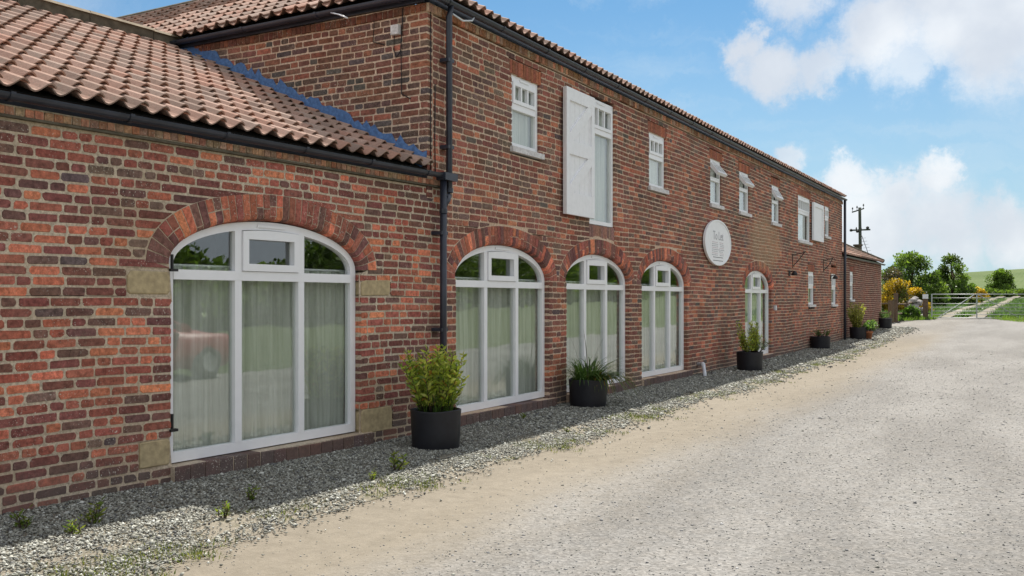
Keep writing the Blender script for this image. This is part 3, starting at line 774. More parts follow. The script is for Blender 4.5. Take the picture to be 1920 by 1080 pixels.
shell.add([(-8.2, -7.2, -.1), (-8.2, -.3, -.1), (-8.2, -.3, 3.0), (-8.2, -7.2, 3.0), (-.13, -7.19, -.1), (-.13, -7.19, 2.85), (-4.1, -7.19, 4.92)], [(0, 1, 2, 3), (0, 3, 6, 5, 4)])
shell.build('rear_wall', M['mortar_low'], low)
def room(root, s0, s1, h0, h1, x1, x0=-.125):
    V = [(x0, s0, h0), (x0, s1, h0), (x1, s1, h0), (x1, s0, h0), (x0, s0, h1), (x0, s1, h1), (x1, s1, h1), (x1, s0, h1)]
    MB().add(V, [(3, 2, 6, 7), (0, 3, 7, 4), (1, 5, 6, 2), (4, 7, 6, 5)]).build('interior_wall', M['plaster'], root)
    MB().add(V[:4], [(0, 1, 2, 3)]).build('interior_floor', M['floor_in'], root)
room(low, -7.1, -.32, .1, 2.7, -3.5)
curtain((0, JY, 0), -KINK, -3.62, -1.30, .2, 1.83, 'full-width net curtain behind the big arched window of the low building')
# =================================================================== TWO-STOREY BARN
UY = 8.68
U = lambda s: s-UY
barn = thing('barn', 'long two-storey red brick barn with a row of small white upper windows', 'building', (0, UY, 0))
barnM = Matrix.Translation((0, UY, 0))
rnd = random.Random(5)
ms = Masonry(barn, ident); ms.root_matrix = barnM; mor = MB()
ARCHES = [(9.27, 11.66), (12.21, 14.57), (15.13, 17.50), (21.53, 23.93)]
UPW = [(10.60, 11.36, 3.55, 4.50, 4.09), (15.47, 16.28, 3.545, 4.50, 4.09), (18.93, 19.69, 3.545, 4.49, 4.08), (21.05, 21.88, 3.55, 4.48, 4.08), (23.96, 24.76, 3.51, 4.475, 4.06), (30.55, 31.28, 3.55, 4.50, 4.1)]
DOORW = (13.0, 13.95, 2.71, 4.66, 4.17); BIGW = (26.88, 28.48, 3.22, 4.50, 4.03)
GRW = [(28.19, 28.99, 1.385, 2.36, 1.9), (31.62, 32.42, 1.375, 2.375, 1.9)]
ops = [Opening(U(a), U(b), -.1, 2.243, .45, .242) for a, b in ARCHES]
sq = [Opening(U(a), U(b), c-.075, d, lintel=.20) for a, b, c, d, _ in UPW]+[Opening(U(BIGW[0]), U(BIGW[1]), BIGW[2]-.075, BIGW[3], lintel=.20)]+[Opening(U(a), U(b), c-.075, d, lintel=.22) for a, b, c, d, _ in GRW]
sq.append(Opening(U(DOORW[0]), U(DOORW[1]), DOORW[2]-.22, DOORW[3]))
lay(ms, mor, .112, U(33.46), -.08, 4.78, ops+sq, UPPAL, rnd, .0785, .0135, 1.0, rough=1.35, blocks=[(-.5, U(8.955), -1, 2.93)], simple_from=U(17.5))
for o in ops: arch(ms, mor, o, rnd)
for a, b in ARCHES:
    soldiers(ms, mor, 'sill_brick', U(a)-.01, U(b)+.15, -.04, .16, rnd, [((.185, .095, .085), 3), ((.22, .10, .08), 2), ((.16, .095, .10), 2)], .055, .17, .15)
for o in sq[:-1]:
    soldiers(ms, mor, 'lintel_brick', o.sa-.055, o.sb+.055, o.h1+.004, o.h1+o.lintel-.01, rnd, [((.34, .125, .075), 3), ((.28, .105, .07), 2), ((.42, .15, .08), 1)], .001, .11, .07)
soldiers(ms, mor, 'threshold_brick', U(13.0), U(13.95), DOORW[2]-.215, DOORW[2]-.01, rnd, [((.32, .16, .12), 3), ((.27, .16, .13), 2)], -.004, .1, .075)
soldiers(ms, mor, 'eaves_brick', .0, U(33.46), 4.80, 4.895, rnd, EAVEPAL[1:3]+[((.24, .12, .065), 40)], .03, .14, .082)
# side wall above the low roof (faces the camera side), pieces laid along -X
side = lambda x, s, h: (-s, -x, h)
ms2 = Masonry(barn, side); ms2.root_matrix = barnM; mor2 = MB(); ms2.p = {}
lay(ms2, mor2, 0.0, 9.2, 2.70, 4.80, [], SIDEPAL, rnd, .0785, .0145, 1.02, edge0=-.006)
soldiers(ms2, mor2, 'eaves_brick', .0, 9.2, 4.80, 4.895, rnd, [((.14, .06, .04), 2), ((.2, .08, .045), 1)], .02, .14, .078)
# one selection of the 300 largest bricks over both walls: front 210, side 90
ms.build('brick', M['brick_up'], 'brickwork', 210); ms2.build('brick', M['brick_side'], 'side_brickwork', 90)
for k in ('arch_brick', 'sill_brick', 'lintel_brick', 'threshold_brick'): ms.build(k, M['brick_up'], k+'work')
ms.build('eaves_brick', M['brick_up'], 'eaves_brickwork', 220); ms2.build('eaves_brick', M['brick_side'], 'side_eaves_brickwork', 80)
mor.build('wall', M['mortar_up'], barn)
MB().add([side(*v) for v in mor2.v], mor2.f).build('side_wall', M['mortar_up'], barn)
wins = []
for (a, b) in ARCHES: wins.append(arched_window(barn, U(a), U(b), .17, 2.243, .45, 1.737))
for i, (a, b, c, d, tr_) in enumerate(UPW):
    casement_window(barn, U(a), U(b), c, d, tr_, hopper=(R(38) if i in (2, 3) else R(30) if i == 4 else 0), lights=3 if i < 5 else 2)
casement_window(barn, U(DOORW[0]), U(DOORW[1]), DOORW[2], DOORW[3], DOORW[4], sill=0)
casement_window(barn, U(BIGW[0]), U(BIGW[1]), BIGW[2], BIGW[3], BIGW[4], lights=5)
for a, b, c, d, tr_ in GRW: casement_window(barn, U(a), U(b), c, d, tr_, lights=2)
def shutter(root, s0, s1, h0, h1, label, zed=True, x0=.035):
    sh = MB()
    o = MB().box((x0, s0+.005, h0+.005), (x0+.022, s1-.005, h1-.005)).build('shutter', M['paint'], root, label=label)
    n = 6 if zed else 8; ww = (s1-s0)/n
    for i in range(n): MB().box((x0+.021, s0+ww*i+.0025, h0), (x0+.034, s0+ww*(i+1)-.0025, h1)).build('board', M['paint'], o)
    fx0, fx1 = x0+.0335, x0+.062; f = .10; fb = .20
    if zed:
        mid = (h0+h1)/2+.06; i0, i1 = s0+f, s1-f
        MB().box((fx0, s0, h0), (fx1, s0+f, h1)).build('stile', M['paint'], o); MB().box((fx0, s1-f, h0), (fx1, s1, h1)).build('stile', M['paint'], o)
        for za, zb in ((h0, h0+fb+.12), (mid-.1, mid+.1), (h1-fb+.02, h1)): MB().box((fx0, i0, za), (fx1-.001, i1, zb)).build('rail', M['paint'], o)
        for za, zb in ((h0+fb+.12, mid-.1), (mid+.1, h1-fb+.02)):
            MB().prism([(i0, za), (i0+.13, za), (i1, zb-.1), (i1, zb), (i1-.13, zb), (i0, za+.1)], fx0, fx1-.003).build('brace', M['paint'], o)
    else:
        MB().ring([(s0, h0), (s1, h0), (s1, h1), (s0, h1)], [(s0+.14, h0+.12), (s1-.14, h0+.12), (s1-.14, h1-.12), (s0+.14, h1-.12)], fx0, fx1).build('frame', M['paint'], o)
    return o
shutter(barn, U(12.02), U(12.98), 2.775, 4.61, 'tall white boarded shutter with Z braces')
shutter(barn, U(28.51), U(29.93), 3.30, 4.43, 'plain white boarded shutter', False)
MB().box((-.06, .02, 4.897), (.022, U(33.46), 5.0)).build('fascia_board', M['black_plastic'], barn)
gutter(barn, (.118, -.12, 4.965), (.118, U(33.52), 4.962), .05, step=1.2)
gutter(barn, (-9.2, -.118, 4.975), (.06, -.118, 4.972), .05, step=1.2)
qs = math.atan(.6); qf = math.atan(.49)
MB().box((-9.3, -.055, 4.90), (-.02, -.012, 5.02)).build('fascia_board', M['black_plastic'], barn)
ncs = 48
tile_roof(barn, barnM, (.10-ncs*TW, -.10, 5.05), (1, 0, 0), (0, math.cos(qs), math.sin(qs)), ncs, 10, rnd,
          keep=lambda v, u: v <= ncs*TW-u*math.cos(qs)*1.22, limit=170)
of = (.10, -.12, 5.045); uf = (-math.cos(qf), 0, math.sin(qf)); NF = 129
tile_roof(barn, barnM, of, (0, 1, 0), uf, NF, 1, rnd, limit=130)
tile_roof(barn, barnM, tuple(Vector(of)+Vector(uf)*TG), (0, 1, 0), uf, NF, 11, rnd, keep=lambda v, u: v > (u+TG)*math.cos(qf)*.817, limit=0)
yr = 2.46; hr = 5.02+.6*yr-.03; xr = -.10-(hr-5.02)/.49
E_ = U(33.5)
dk = MB()
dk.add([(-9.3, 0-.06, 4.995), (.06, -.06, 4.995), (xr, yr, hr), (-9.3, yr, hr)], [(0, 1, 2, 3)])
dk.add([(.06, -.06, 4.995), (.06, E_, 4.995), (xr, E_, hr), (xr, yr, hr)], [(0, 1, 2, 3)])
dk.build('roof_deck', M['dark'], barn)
bk = MB(); xb = 2*xr
bk.add([(xr, yr+2.4, hr), (xr, E_, hr), (xb, E_, 5.0), (xb, yr+2.4, 5.0)], [(0, 1, 2, 3)])
bk.add([(-9.3, yr, hr), (xr, yr, hr), (xr, yr+2.4, hr-.02), (xb, 2*yr+.06, 5.0), (-9.3, 2*yr+.06, 5.0)], [(0, 1, 2, 3, 4)])
bk.build('rear_roof', M['terracotta'], barn)
x = -9.3
while x < xr-.1:
    e = min(x+.45, xr); mb = MB(); P = [(-.13, -.02), (.13, -.02), (.09, .07), (.03, .11), (-.03, .11), (-.09, .07)]
    V = [(xx, yr+y, hr+.07+z) for xx in (x+.003, e-.003) for y, z in P]
    mb.add(V, [tuple(range(6)), tuple(range(11, 5, -1))]+[(i, (i+1) % 6, 6+(i+1) % 6, 6+i) for i in range(6)]).build('ridge_tile', M['ridge'], barn)
    x += .45
sh = MB()
sh.add([(-9.2, .11, 2.6), (-9.2, 2*yr, 2.6), (-9.2, 2*yr, 5.0), (-9.2, yr, hr), (-9.2, .11, 5.0)], [(0, 1, 2, 3, 4)])
sh.add([(-9.2, 2*yr, -.1), (xb+.1, 2*yr, -.1), (xb+.1, 2*yr, 5), (-9.2, 2*yr, 5)], [(0, 1, 2, 3)])
sh.add([(xb+.1, 2*yr, -.1), (xb+.1, U(33.45), -.1), (xb+.1, U(33.45), 5), (xb+.1, 2*yr, 5)], [(0, 1, 2, 3)])
sh.add([(-.02, U(33.45), -.1), (xb+.1, U(33.45), -.1), (xb+.1, U(33.45), 5), (xr, U(33.45), hr), (-.02, U(33.45), 5)], [(0, 1, 2, 3, 4)])
sh.build('rear_wall', M['mortar_up'], barn)
room(barn, U(9.0), U(33.3), .1, 2.6, -3.4); room(barn, .2, U(33.3), 2.68, 4.85, -3.0)
# blue sealant flashing along the roof junction on the side wall
rf = random.Random(9); V = []; F = []; n = 64
def fl(x): return 3.085+.465*(-x)
for i in range(n+1):
    x = .0-3.95*i/n; b = fl(x)-.05; tops = fl(x)+(.10 if i % 2 else .13)+rf.uniform(-.035, .06)
    V += [(x, -.13, b-.01), (x, -.03, b+.03), (x, -.022, fl(x)+.05), (x, -.010, tops)]
for i in range(n):
    for k in range(3): F.append((4*i+k, 4*i+4+k, 4*i+5+k, 4*i+1+k))
mk('roof_flashing', V, F, M['lead'], barn)
# pipes, cables and fittings
def drain(path, name='downpipe', r=.037, mat='black_plastic', root=barn, n=12): return MB().tube(path, r, n).build(name, M[mat], root, smooth=True)
px_, ys_, yl_ = .092, U(8.985), U(8.835)
drain([(.118, ys_, 4.93), (px_, ys_, 4.80), (px_, ys_, 2.80), (px_, ys_-.012, 2.74), (px_+.02, ys_-.07, 2.68), (px_+.02, yl_+.02, 2.62)])
drain([(px_+.02, yl_, 2.93), (px_+.02, yl_, .0)], r=.04)
MB().box((px_-.035, yl_-.06, 2.90), (px_+.09, ys_+.045, 2.985)).build('gutter_outlet', M['black_plastic'], barn)
for z in (4.3, 3.3): MB().box((0, ys_-.06, z-.02), (px_+.03, ys_+.06, z+.02)).build('pipe_clip', M['black_plastic'], barn)
for z in (2.3, 1.2, .4): MB().box((-.02, yl_-.065, z-.02), (px_+.04, yl_+.065, z+.02)).build('pipe_clip', M['black_plastic'], barn)
for z in (2.55, 2.66): MB().lathe([(.046, -.025), (.046, .025)], 14, (px_+.02 if z < 2.6 else px_, yl_ if z < 2.6 else ys_, z if z < 2.6 else z+.14)).build('pipe_collar', M['black_plastic'], barn)
drain([(.11, U(33.36), 4.95), (.11, U(33.36), .05)], r=.045)
for pth in ([(.014, .045, 4.88), (.012, .05, 4.2), (.014, .042, 3.6), (.012, .05, 2.98)], [(.014, .135, 4.0), (.012, .13, 3.4), (.014, .138, 2.96)],
            [(-.33, -.02, 4.88), (-.34, -.016, 4.7), (-.36, -.018, 4.4), (-.42, -.018, 4.33), (-.46, -.018, 4.42), (-.45, -.018, 4.58)], [(-.36, -.016, 4.45), (-.35, -.016, 3.9), (-.22, -.016, 3.83)], [(-.74, -.016, 4.88), (-.76, -.016, 4.55), (-.6, -.016, 4.5)]):
    drain(pth, 'cable', .0065, 'black_iron', n=5)
drain([(.12, ys_+.03, 4.84), (.15, ys_+.2, 4.80), (.14, ys_+.42, 4.86), (.12, ys_+.5, 4.93)], 'cable', .011, 'white_pvc', n=6)
MB().box((-.475, -.06, 4.585), (-.365, -.01, 4.695)).build('junction_box', M['sillstone'], barn)
drain([(-1.35, -.10, 4.965), (-.95, -.4, 4.80), (-.56, -.72, 4.62)], 'overflow_rod', .008, 'white_pvc', n=6)
MB().box((0, U(24.16), 1.26), (.05, U(24.29), 1.38)).build('meter_cover', M['white_pvc'], barn)
wp = thing('waste_pipe', 'short white angled waste pipe sticking out of the wall onto the gravel', 'pipe', (0, 18.0, .24))
MB().tube([(-.02, .1, 0), (.10, .09, .015), (.14, .05, 0), (.22, -.12, -.13), (.27, -.24, -.235)], .035, 10).build('pipe', M['white_pvc'], wp, True)
MB().tube([(.085, .092, .012), (.125, .07, .008), (.155, .02, -.02)], .043, 10).build('elbow', M['white_pvc'], wp, True)
# curtains of the barn's arches
lab = ['net curtain behind the arched window just right of the drainpipe', 'net curtain behind the arched window directly below the tall white shutter',
       'net curtain behind the arched window with the white waste pipe beside it', 'net curtain behind the lone arched window below and right of the oval sign']
for (a, b), l in zip(ARCHES, lab): curtain((0, 0, 0), 0, a+.04, b+.05, .2, 1.80, l)
# =================================================================== REAR OUTBUILDING
out = thing('outbuilding', 'low brick outbuilding with hipped tile roof at the far end of the barn', 'building', (0, 33.50, 0))
outM = Matrix.Translation((0, 33.50, 0)); rnd = random.Random(8)
ms = Masonry(out, ident); ms.root_matrix = outM; mor = MB()
lo = Opening(34.94-33.5, 35.62-33.5, 1.45, 2.53, lintel=.2)
lay(ms, mor, .02, 8.7, .0, 3.0, [lo], [((.16, .06, .045), 3), ((.2, .075, .055), 2), ((.12, .06, .05), 2)], rnd, .08, .0125, 1.1, simple_from=-99)
soldiers(ms, mor, 'lintel_brick', lo.sa-.05, lo.sb+.05, lo.h1+.004, lo.h1+.19, rnd, [((.25, .09, .06), 1)], .001, .1, .08)
ms.build('brick', M['brick_up'], 'brickwork', 300, 55); ms.build('lintel_brick', M['brick_up'], 'lintel_brickwork')
mor.build('wall', M['mortar_up'], out)
casement_window(out, lo.sa, lo.sb, 1.53, 2.53, 2.06, lights=2)
MB().box((-5.7, 8.69, -.1), (-.0, 8.8, 3.0)).build('end_wall', M['mortar_up'], out)
po = math.atan(.5)
NC = 46
tile_roof(out, outM, (.09, -.02, 3.10), (0, 1, 0), (-math.cos(po), 0, math.sin(po)), NC, 11, rnd, keep=lambda v, u: v < NC*TW-u*math.cos(po), limit=150)
dk = MB(); k = 2.85; L8 = 8.85
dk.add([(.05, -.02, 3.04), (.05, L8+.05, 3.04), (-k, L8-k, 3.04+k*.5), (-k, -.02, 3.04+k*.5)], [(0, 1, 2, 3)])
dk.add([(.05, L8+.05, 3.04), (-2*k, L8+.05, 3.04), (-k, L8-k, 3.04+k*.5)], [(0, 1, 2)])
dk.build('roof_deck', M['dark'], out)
MB().tube([(.06, L8+.06, 3.16), (-k, L8-k, 3.16+k*.5)], .09, 8).tube([(-k, L8-k, 3.16+k*.5), (-k, 0, 3.16+k*.5)], .09, 8).build('hip_ridge', M['ridge'], out)
gutter(out, (.11, .02, 3.02), (.11, 8.85, 3.02), .055, step=2)
MB().lathe([(.2, 0), (.2, .5), (.15, .52), (.15, .8), (.2, .82), (.2, .88)], 10, (-.9, 8.5, 3.0)).build('chimney_pot', M['ridge'], out)
room(out, .1, 8.6, .2, 2.9, -2.5)
# =================================================================== SIGN AND WALL FITTINGS
sg = thing('sign', 'white oval board with a thin rim and faint lettering on the brick wall', 'sign', (0, 19.27, 2.735))
def oval(a, b, n=64): return [(a*math.cos(2*math.pi*i/n), b*math.sin(2*math.pi*i/n)) for i in range(n)]
MB().prism(oval(.90, .475), .03, .062).build('board', M['paint'], sg)
MB().ring(oval(.905, .48), oval(.875, .45), .028, .075).build('rim', M['upvc'], sg)
for y in (-.5, .5): MB().box((0, y-.03, -.03), (.032, y+.03, .03)).build('bracket', M['black_iron'], sg)
M['ink'] = simple('faded sign ink', (.46, .46, .49), .7, .15, 30); M['inkred'] = simple('faded red ink', (.60, .52, .55), .7, .1, 30); M['inkdark'] = simple('dark sign ink', (.10, .10, .12), .7, .1, 30)
tc = bpy.data.curves.new('lettering', 'FONT'); tc.body = 'To Let'; tc.align_x = 'CENTER'; tc.size = .26; tc.extrude = .002
to = bpy.data.objects.new('lettering', tc); COL.objects.link(to); bpy.context.view_layer.update()
me = bpy.data.meshes.new_from_object(to.evaluated_get(bpy.context.evaluated_depsgraph_get())); bpy.data.objects.remove(to)
me.transform(Matrix(((0, 0, 1, .065), (1, 0, 0, .0), (0, 1, 0, .06), (0, 0, 0, 1)))); me.materials.clear(); me.materials.append(M['ink'])
link(bpy.data.objects.new('lettering', me), sg)
rl = random.Random(4); ink = MB(); red = MB(); drk = MB()
for r in range(8):
    z = -.005-.038*r; y = -.42
    while y < .42:
        l = rl.uniform(.04, .13)
        if y+l < .43 and not (-.04 < y < .03): (ink if r % 3 else red).box((.062, y, z), (.0635, y+l, z+.017))
        y += l+.025
for z in (-.315, -.385): drk.box((.062, -.34, z), (.0635, .34, z+.012))
ink.build('small_print', M['ink'], sg); red.build('small_print', M['inkred'], sg); drk.build('ruled_line', M['inkdark'], sg)
def bracket(y, z, label, k=1.0):
    b = thing('hanging_bracket', label, 'bracket', (0, y, z), 0, 'iron hanging brackets on the barn wall')
    MB().box((0, -.018, -.20), (.014, .018, .20)).build('back_plate', M['black_iron'], b)
    MB().tube([(.01, 0, .16), (.2, 0, .20), (.36*k, 0, .24)], .011, 6).build('arm', M['black_iron'], b)
    MB().tube([(.01, 0, -.14), (.10, 0, -.06), (.2, 0, .06), (.33*k, 0, .23)], .012, 6).build('stay', M['black_iron'], b)
    MB().tube([(.36*k, 0, .24), (.40*k, 0, .21), (.39*k, 0, .17), (.36*k, 0, .18)], .008, 6).build('hook', M['black_iron'], b)
bracket(26.2, 2.60, 'black iron hanging bracket on the wall under the wide upper window with shutter')
bracket(30.35, 2.60, 'smaller black iron hanging bracket near the far end of the barn wall', .85)
def lamp(y, z, label):
    b = thing('wall_lamp', label, 'wall lamp', (0, y, z), 0, 'small black wall lamps')
    MB().box((0, -.05, -.07), (.025, .05, .07)).build('base_plate', M['black_iron'], b)
    MB().tube([(.02, 0, .03), (.10, 0, .06), (.15, 0, .05)], .014, 8).build('arm', M['black_iron'], b)
    MB().lathe([(.02, .06), (.075, .0), (.085, -.06), (.08, -.06)], 14, (.15, 0, 0)).build('lamp_shade', M['black_iron'], b, True)
    MB().lathe([(.0, -.055), (.035, -.04), (.04, 0), (.02, .03), (0, .035)], 10, (.15, 0, 0)).build('bulb', M['upvc'], b, True)
lamp(25.8, 2.25, 'small black wall lamp left of the two narrow ground floor windows')
lamp(31.45, 2.26, 'small black wall lamp beside the second narrow ground floor window')
aer = thing('aerial', 'thin leaning aerial rod on the outbuilding roof', 'aerial', (-.35, 41.6, 3.25))
MB().tube([(0, 0, 0), (-.25, -.5, .95)], .012, 5).build('mast', M['black_iron'], aer)
for k in range(6): MB().tube([(-.03-.036*k-.12, -.1-.07*k, .18+.13*k), (-.03-.036*k+.12, -.1-.07*k, .20+.13*k)], .006, 4).build('rod', M['black_iron'], aer)
# =================================================================== PLANTS
def leaf_mesh(C, D, L, Wd, rng, fold=.25):
    """leaf-shaped quads at C along D; returns V (n*4), F"""
    n = len(C); D = D/np.linalg.norm(D, axis=1, keepdims=True)
    up = rng.normal(0, 1, (n, 3)); S = np.cross(D, up); S /= np.linalg.norm(S, axis=1, keepdims=True)+1e-9
    N_ = np.cross(S, D); L = np.asarray(L).reshape(-1, 1); Wd = np.asarray(Wd).reshape(-1, 1)
    a = C; b = C+D*L*.5+S*Wd*.5+N_*Wd*fold; c = C+D*L; d = C+D*L*.5-S*Wd*.5+N_*Wd*fold
    V = np.stack([a, b, c, d], 1).reshape(-1, 3); F = np.arange(4*n).reshape(-1, 4)
    return V, F
def blades(n, r0, lr, lean, wd, rng, seg=5, droop=1.0, center=(0, 0, 0), bias=(0, 0)):
    V = []; F = []
    for i in range(n):
        a = rng.uniform(0, 6.283); rr = r0*math.sqrt(rng.random()); p = np.array([center[0]+rr*math.cos(a), center[1]+rr*math.sin(a), center[2]])
        a2 = a+rng.normal(0, .6); dirh = np.array([math.cos(a2)+bias[0], math.sin(a2)+bias[1], 0]); L = rng.uniform(*lr); th = rng.uniform(*lean); wv = wd*rng.uniform(.7, 1.3)
        side = np.array([-dirh[1], dirh[0], 0]); side = side/(np.linalg.norm(side)+1e-6); b = len(V)
        for k in range(seg+1):
            w_ = wv*(1-(k/seg)**2*.92)
            V += [p-side*w_/2, p+side*w_/2]
            d = dirh*math.sin(th)+np.array([0, 0, math.cos(th)]); p = p+d*L/seg; th = min(2.6, th+droop*rng.uniform(.1, .42))
        for k in range(seg): F.append((b+2*k, b+2*k+1, b+2*k+3, b+2*k+2))
    return np.array(V), np.array(F)
def cols(n, pal, rng, sd=.2):
    p = np.array([c for c, w_ in pal]); w_ = np.array([w_ for c, w_ in pal], float); w_ /= w_.sum()
    return p[rng.choice(len(p), n, p=w_)]*np.clip(rng.normal(1, sd, (n, 1)), .5, 1.6)
def stem_shrub(root, nst, height, spread, r0, leafL, leafW, pal, rng, per=26, z0=.40, core=.25, name='foliage', stem='stem', bias=(0, 0)):
    Cs, Ds, Ls = [], [], []; tubes = MB()
    for i in range(nst):
        a = rng.uniform(0, 6.283); rr = r0*math.sqrt(rng.random()); p = np.array([rr*math.cos(a), rr*math.sin(a), z0])
        h = height*rng.uniform(.5, 1.0); out_ = spread*rng.uniform(.15, 1.0); q = np.array([math.cos(a)*out_+bias[0]*h, math.sin(a)*out_+bias[1]*h, h])
        pts = [p+q*t_+np.array([0, 0, 0])+rng.normal(0, .012, 3)*t_ for t_ in np.linspace(0, 1, 6)]
        tubes.tube(pts, .006, 5, r1=.002)
        for k in range(per):
            t_ = core+(1-core)*k/(per-1); f = t_*5; j = min(4, int(f)); c = pts[j]+(pts[j+1]-pts[j])*(f-j)
            an = k*2.4+rng.normal(0, .3); d = np.array([math.cos(an), math.sin(an), rng.uniform(.25, 1.1)])
            Cs.append(c); Ds.append(d); Ls.append(leafL*rng.uniform(.6, 1.25)*(1-.25*t_))
    C = np.array(Cs); D = np.array(Ds); L = np.array(Ls)
    V, F = leaf_mesh(C, D, L, L*leafW/leafL, rng); mk_np(name, V, F, M['leaf'], root, cols(len(F), pal, rng))
    tubes.build(stem, M['bark'], root, True)
def tub(loc, label, r=.272, h=.42, group='black rubber tubs along the wall'):
    o = thing('planter', label, 'planter', loc, 0, group); rng = random.Random(int(loc[1]*10))
    n = 40; prof = [(r*.90, 0), (r*.925, .02), (r*.945, h*.3), (r*.965, h*.5), (r*.985, h*.85), (r*1.0, h-.012), (r*1.005, h), (r*.98, h+.003), (r*.96, h-.02), (r*.94, h-.08)]
    m_ = MB().lathe(prof, n)
    m_.v = [(x*(1+.018*math.sin(2*math.atan2(y, x)+loc[1])+.006*math.sin(5*math.atan2(y, x))), y*(1-.015*math.sin(2*math.atan2(y, x)+loc[1])), z+.006*math.sin(3*math.atan2(y, x)+loc[1])*(z/h)) for x, y, z in m_.v]
    m_.f.append(tuple(range(n-1, -1, -1))); m_.build('tub', M['pot'], o, True)
    MB().lathe([(r*.93, h-.07), (r*.5, h-.055), (.01, h-.05)], 24).build('soil', M['soil'], o, True)
YG = [((.48, .54, .09), 4), ((.34, .44, .07), 4), ((.60, .62, .16), 2.5), ((.17, .26, .045), 2), ((.50, .26, .06), .5)]
DG = [((.085, .16, .035), 4), ((.055, .11, .028), 4), ((.13, .22, .05), 2), ((.18, .25, .08), 1)]
GG = [((.28, .34, .25), 3), ((.14, .21, .09), 3), ((.42, .46, .36), 1)]
def plant(name, label, loc, cat='potted plant'): return thing(name, label, cat, loc, 0)
r8 = np.random.default_rng(21)
tub((.60, 7.97, 0), 'black tub at the foot of the drainpipe, nearest the camera', .262, .415)
p_ = plant('potted_shrub', 'tall yellow-green leafy shrub in the nearest black tub by the drainpipe', (.60, 7.97, 0))
stem_shrub(p_, 46, .67, .24, .17, .092, .034, YG, r8, 50, core=.10)
stem_shrub(p_, 7, .34, .42, .15, .05, .012, [((.12, .15, .05), 1), ((.2, .13, .05), .5)], r8, 14, name='side_sprig', bias=(.5, .5))
V, F = blades(170, .2, (.16, .38), (.05, .5), .009, r8, center=(0, 0, .38)); mk_np('grass_blade_tuft', V, F, M['leaf'], p_, cols(len(F), [((.10, .17, .035), 3), ((.06, .11, .025), 2)], r8))
tub((.41, 12.07, 0), 'black tub with strappy plant between the second and third arched windows', .275, .41)
p_ = plant('strappy_plant', 'dark green strappy plant drooping over the side of its tub between two arched windows', (.41, 12.07, 0))
V, F = blades(230, .2, (.32, .66), (.05, .95), .019, r8, 6, 1.1, (0, 0, .37), (.12, .25)); mk_np('leaf_blades', V, F, M['leaf'], p_, cols(len(F), DG, r8))
V, F = blades(90, .1, (.38, .66), (.7, 1.2), .02, r8, 6, 1.5, (.12, .14, .38), (.22, .32)); mk_np('drooping_blades', V, F, M['leaf'], p_, cols(len(F), [((.12, .17, .03), 3), ((.30, .20, .04), 1), ((.07, .11, .02), 2)], r8))
V, F = blades(4, .12, (.7, .85), (.05, .3), .012, r8, 6, .3, (0, 0, .37), (-.05, -.1)); mk_np('flower_stalk', V, F, M['leaf'], p_, cols(len(F), [((.06, .06, .03), 1)], r8))
tub((.57, 19.85, 0), 'black tub in front of the lone narrow arched window', .275, .42)
p_ = plant('potted_shrub', 'olive green bushy shrub in the tub before the lone narrow arched window', (.57, 19.85, 0))
stem_shrub(p_, 26, .66, .22, .14, .085, .03, [((.38, .45, .08), 3), ((.52, .56, .12), 2), ((.2, .28, .05), 2), ((.32, .22, .08), .5)], r8, 46, bias=(-.10, -.10), core=.08)
p_ = plant('silver_plant', 'silvery grey-leaved plant sharing the tub before the lone arched window', (.68, 20.0, 0))
stem_shrub(p_, 13, .34, .30, .1, .08, .022, GG, r8, 18, bias=(.2, .2))
tub((.29, 28.5, .02), 'black tub with a low plant below the first narrow ground floor window', .285, .42)
p_ = plant('low_plant', 'low dark green plant in the tub under the narrow ground floor windows', (.29, 28.5, .02))
stem_shrub(p_, 22, .24, .24, .16, .06, .022, DG, r8, 16)
tub((.40, 34.2, .11), 'black tub with golden conifer at the corner where barn meets outbuilding', .29, .46)
p_ = plant('golden_conifer', 'upright golden-yellow conifer in the tub where the barn meets the outbuilding', (.36, 34.2, .11))
stem_shrub(p_, 40, .92, .26, .1, .09, .035, [((.32, .34, .06), 3), ((.46, .46, .09), 3), ((.6, .6, .2), 1.3), ((.2, .23, .05), 2)], r8, 44, core=.05)
o = thing('terracotta_pot', 'small terracotta pot beside the golden conifer tub', 'flowerpot', (.72, 34.3, .10))
m_ = MB().lathe([(.09, 0), (.14, .27), (.16, .27), (.165, .33), (.14, .33), (.13, .28)], 20); m_.f.append(tuple(range(19, -1, -1))); m_.build('pot_body', M['terracotta'], o, True)
MB().lathe([(.135, .29), (.01, .30)], 16).build('soil', M['soil'], o)
p_ = plant('leafy_plant', 'bright green broad-leaved plant in the small terracotta pot', (.72, 34.3, .10))
stem_shrub(p_, 20, .40, .34, .09, .14, .06, [((.10, .19, .05), 3), ((.18, .30, .10), 2), ((.05, .10, .025), 2)], r8, 14, z0=.30)
tub((.22, 41.75, .285), 'black tub at the far corner of the outbuilding, farthest of the row', .285, .46)
p_ = plant('low_plant', 'small green plant in the farthest black tub', (.22, 41.75, .285))
stem_shrub(p_, 20, .34, .26, .14, .08, .03, DG+[((.2, .26, .12), 1)], r8, 16)
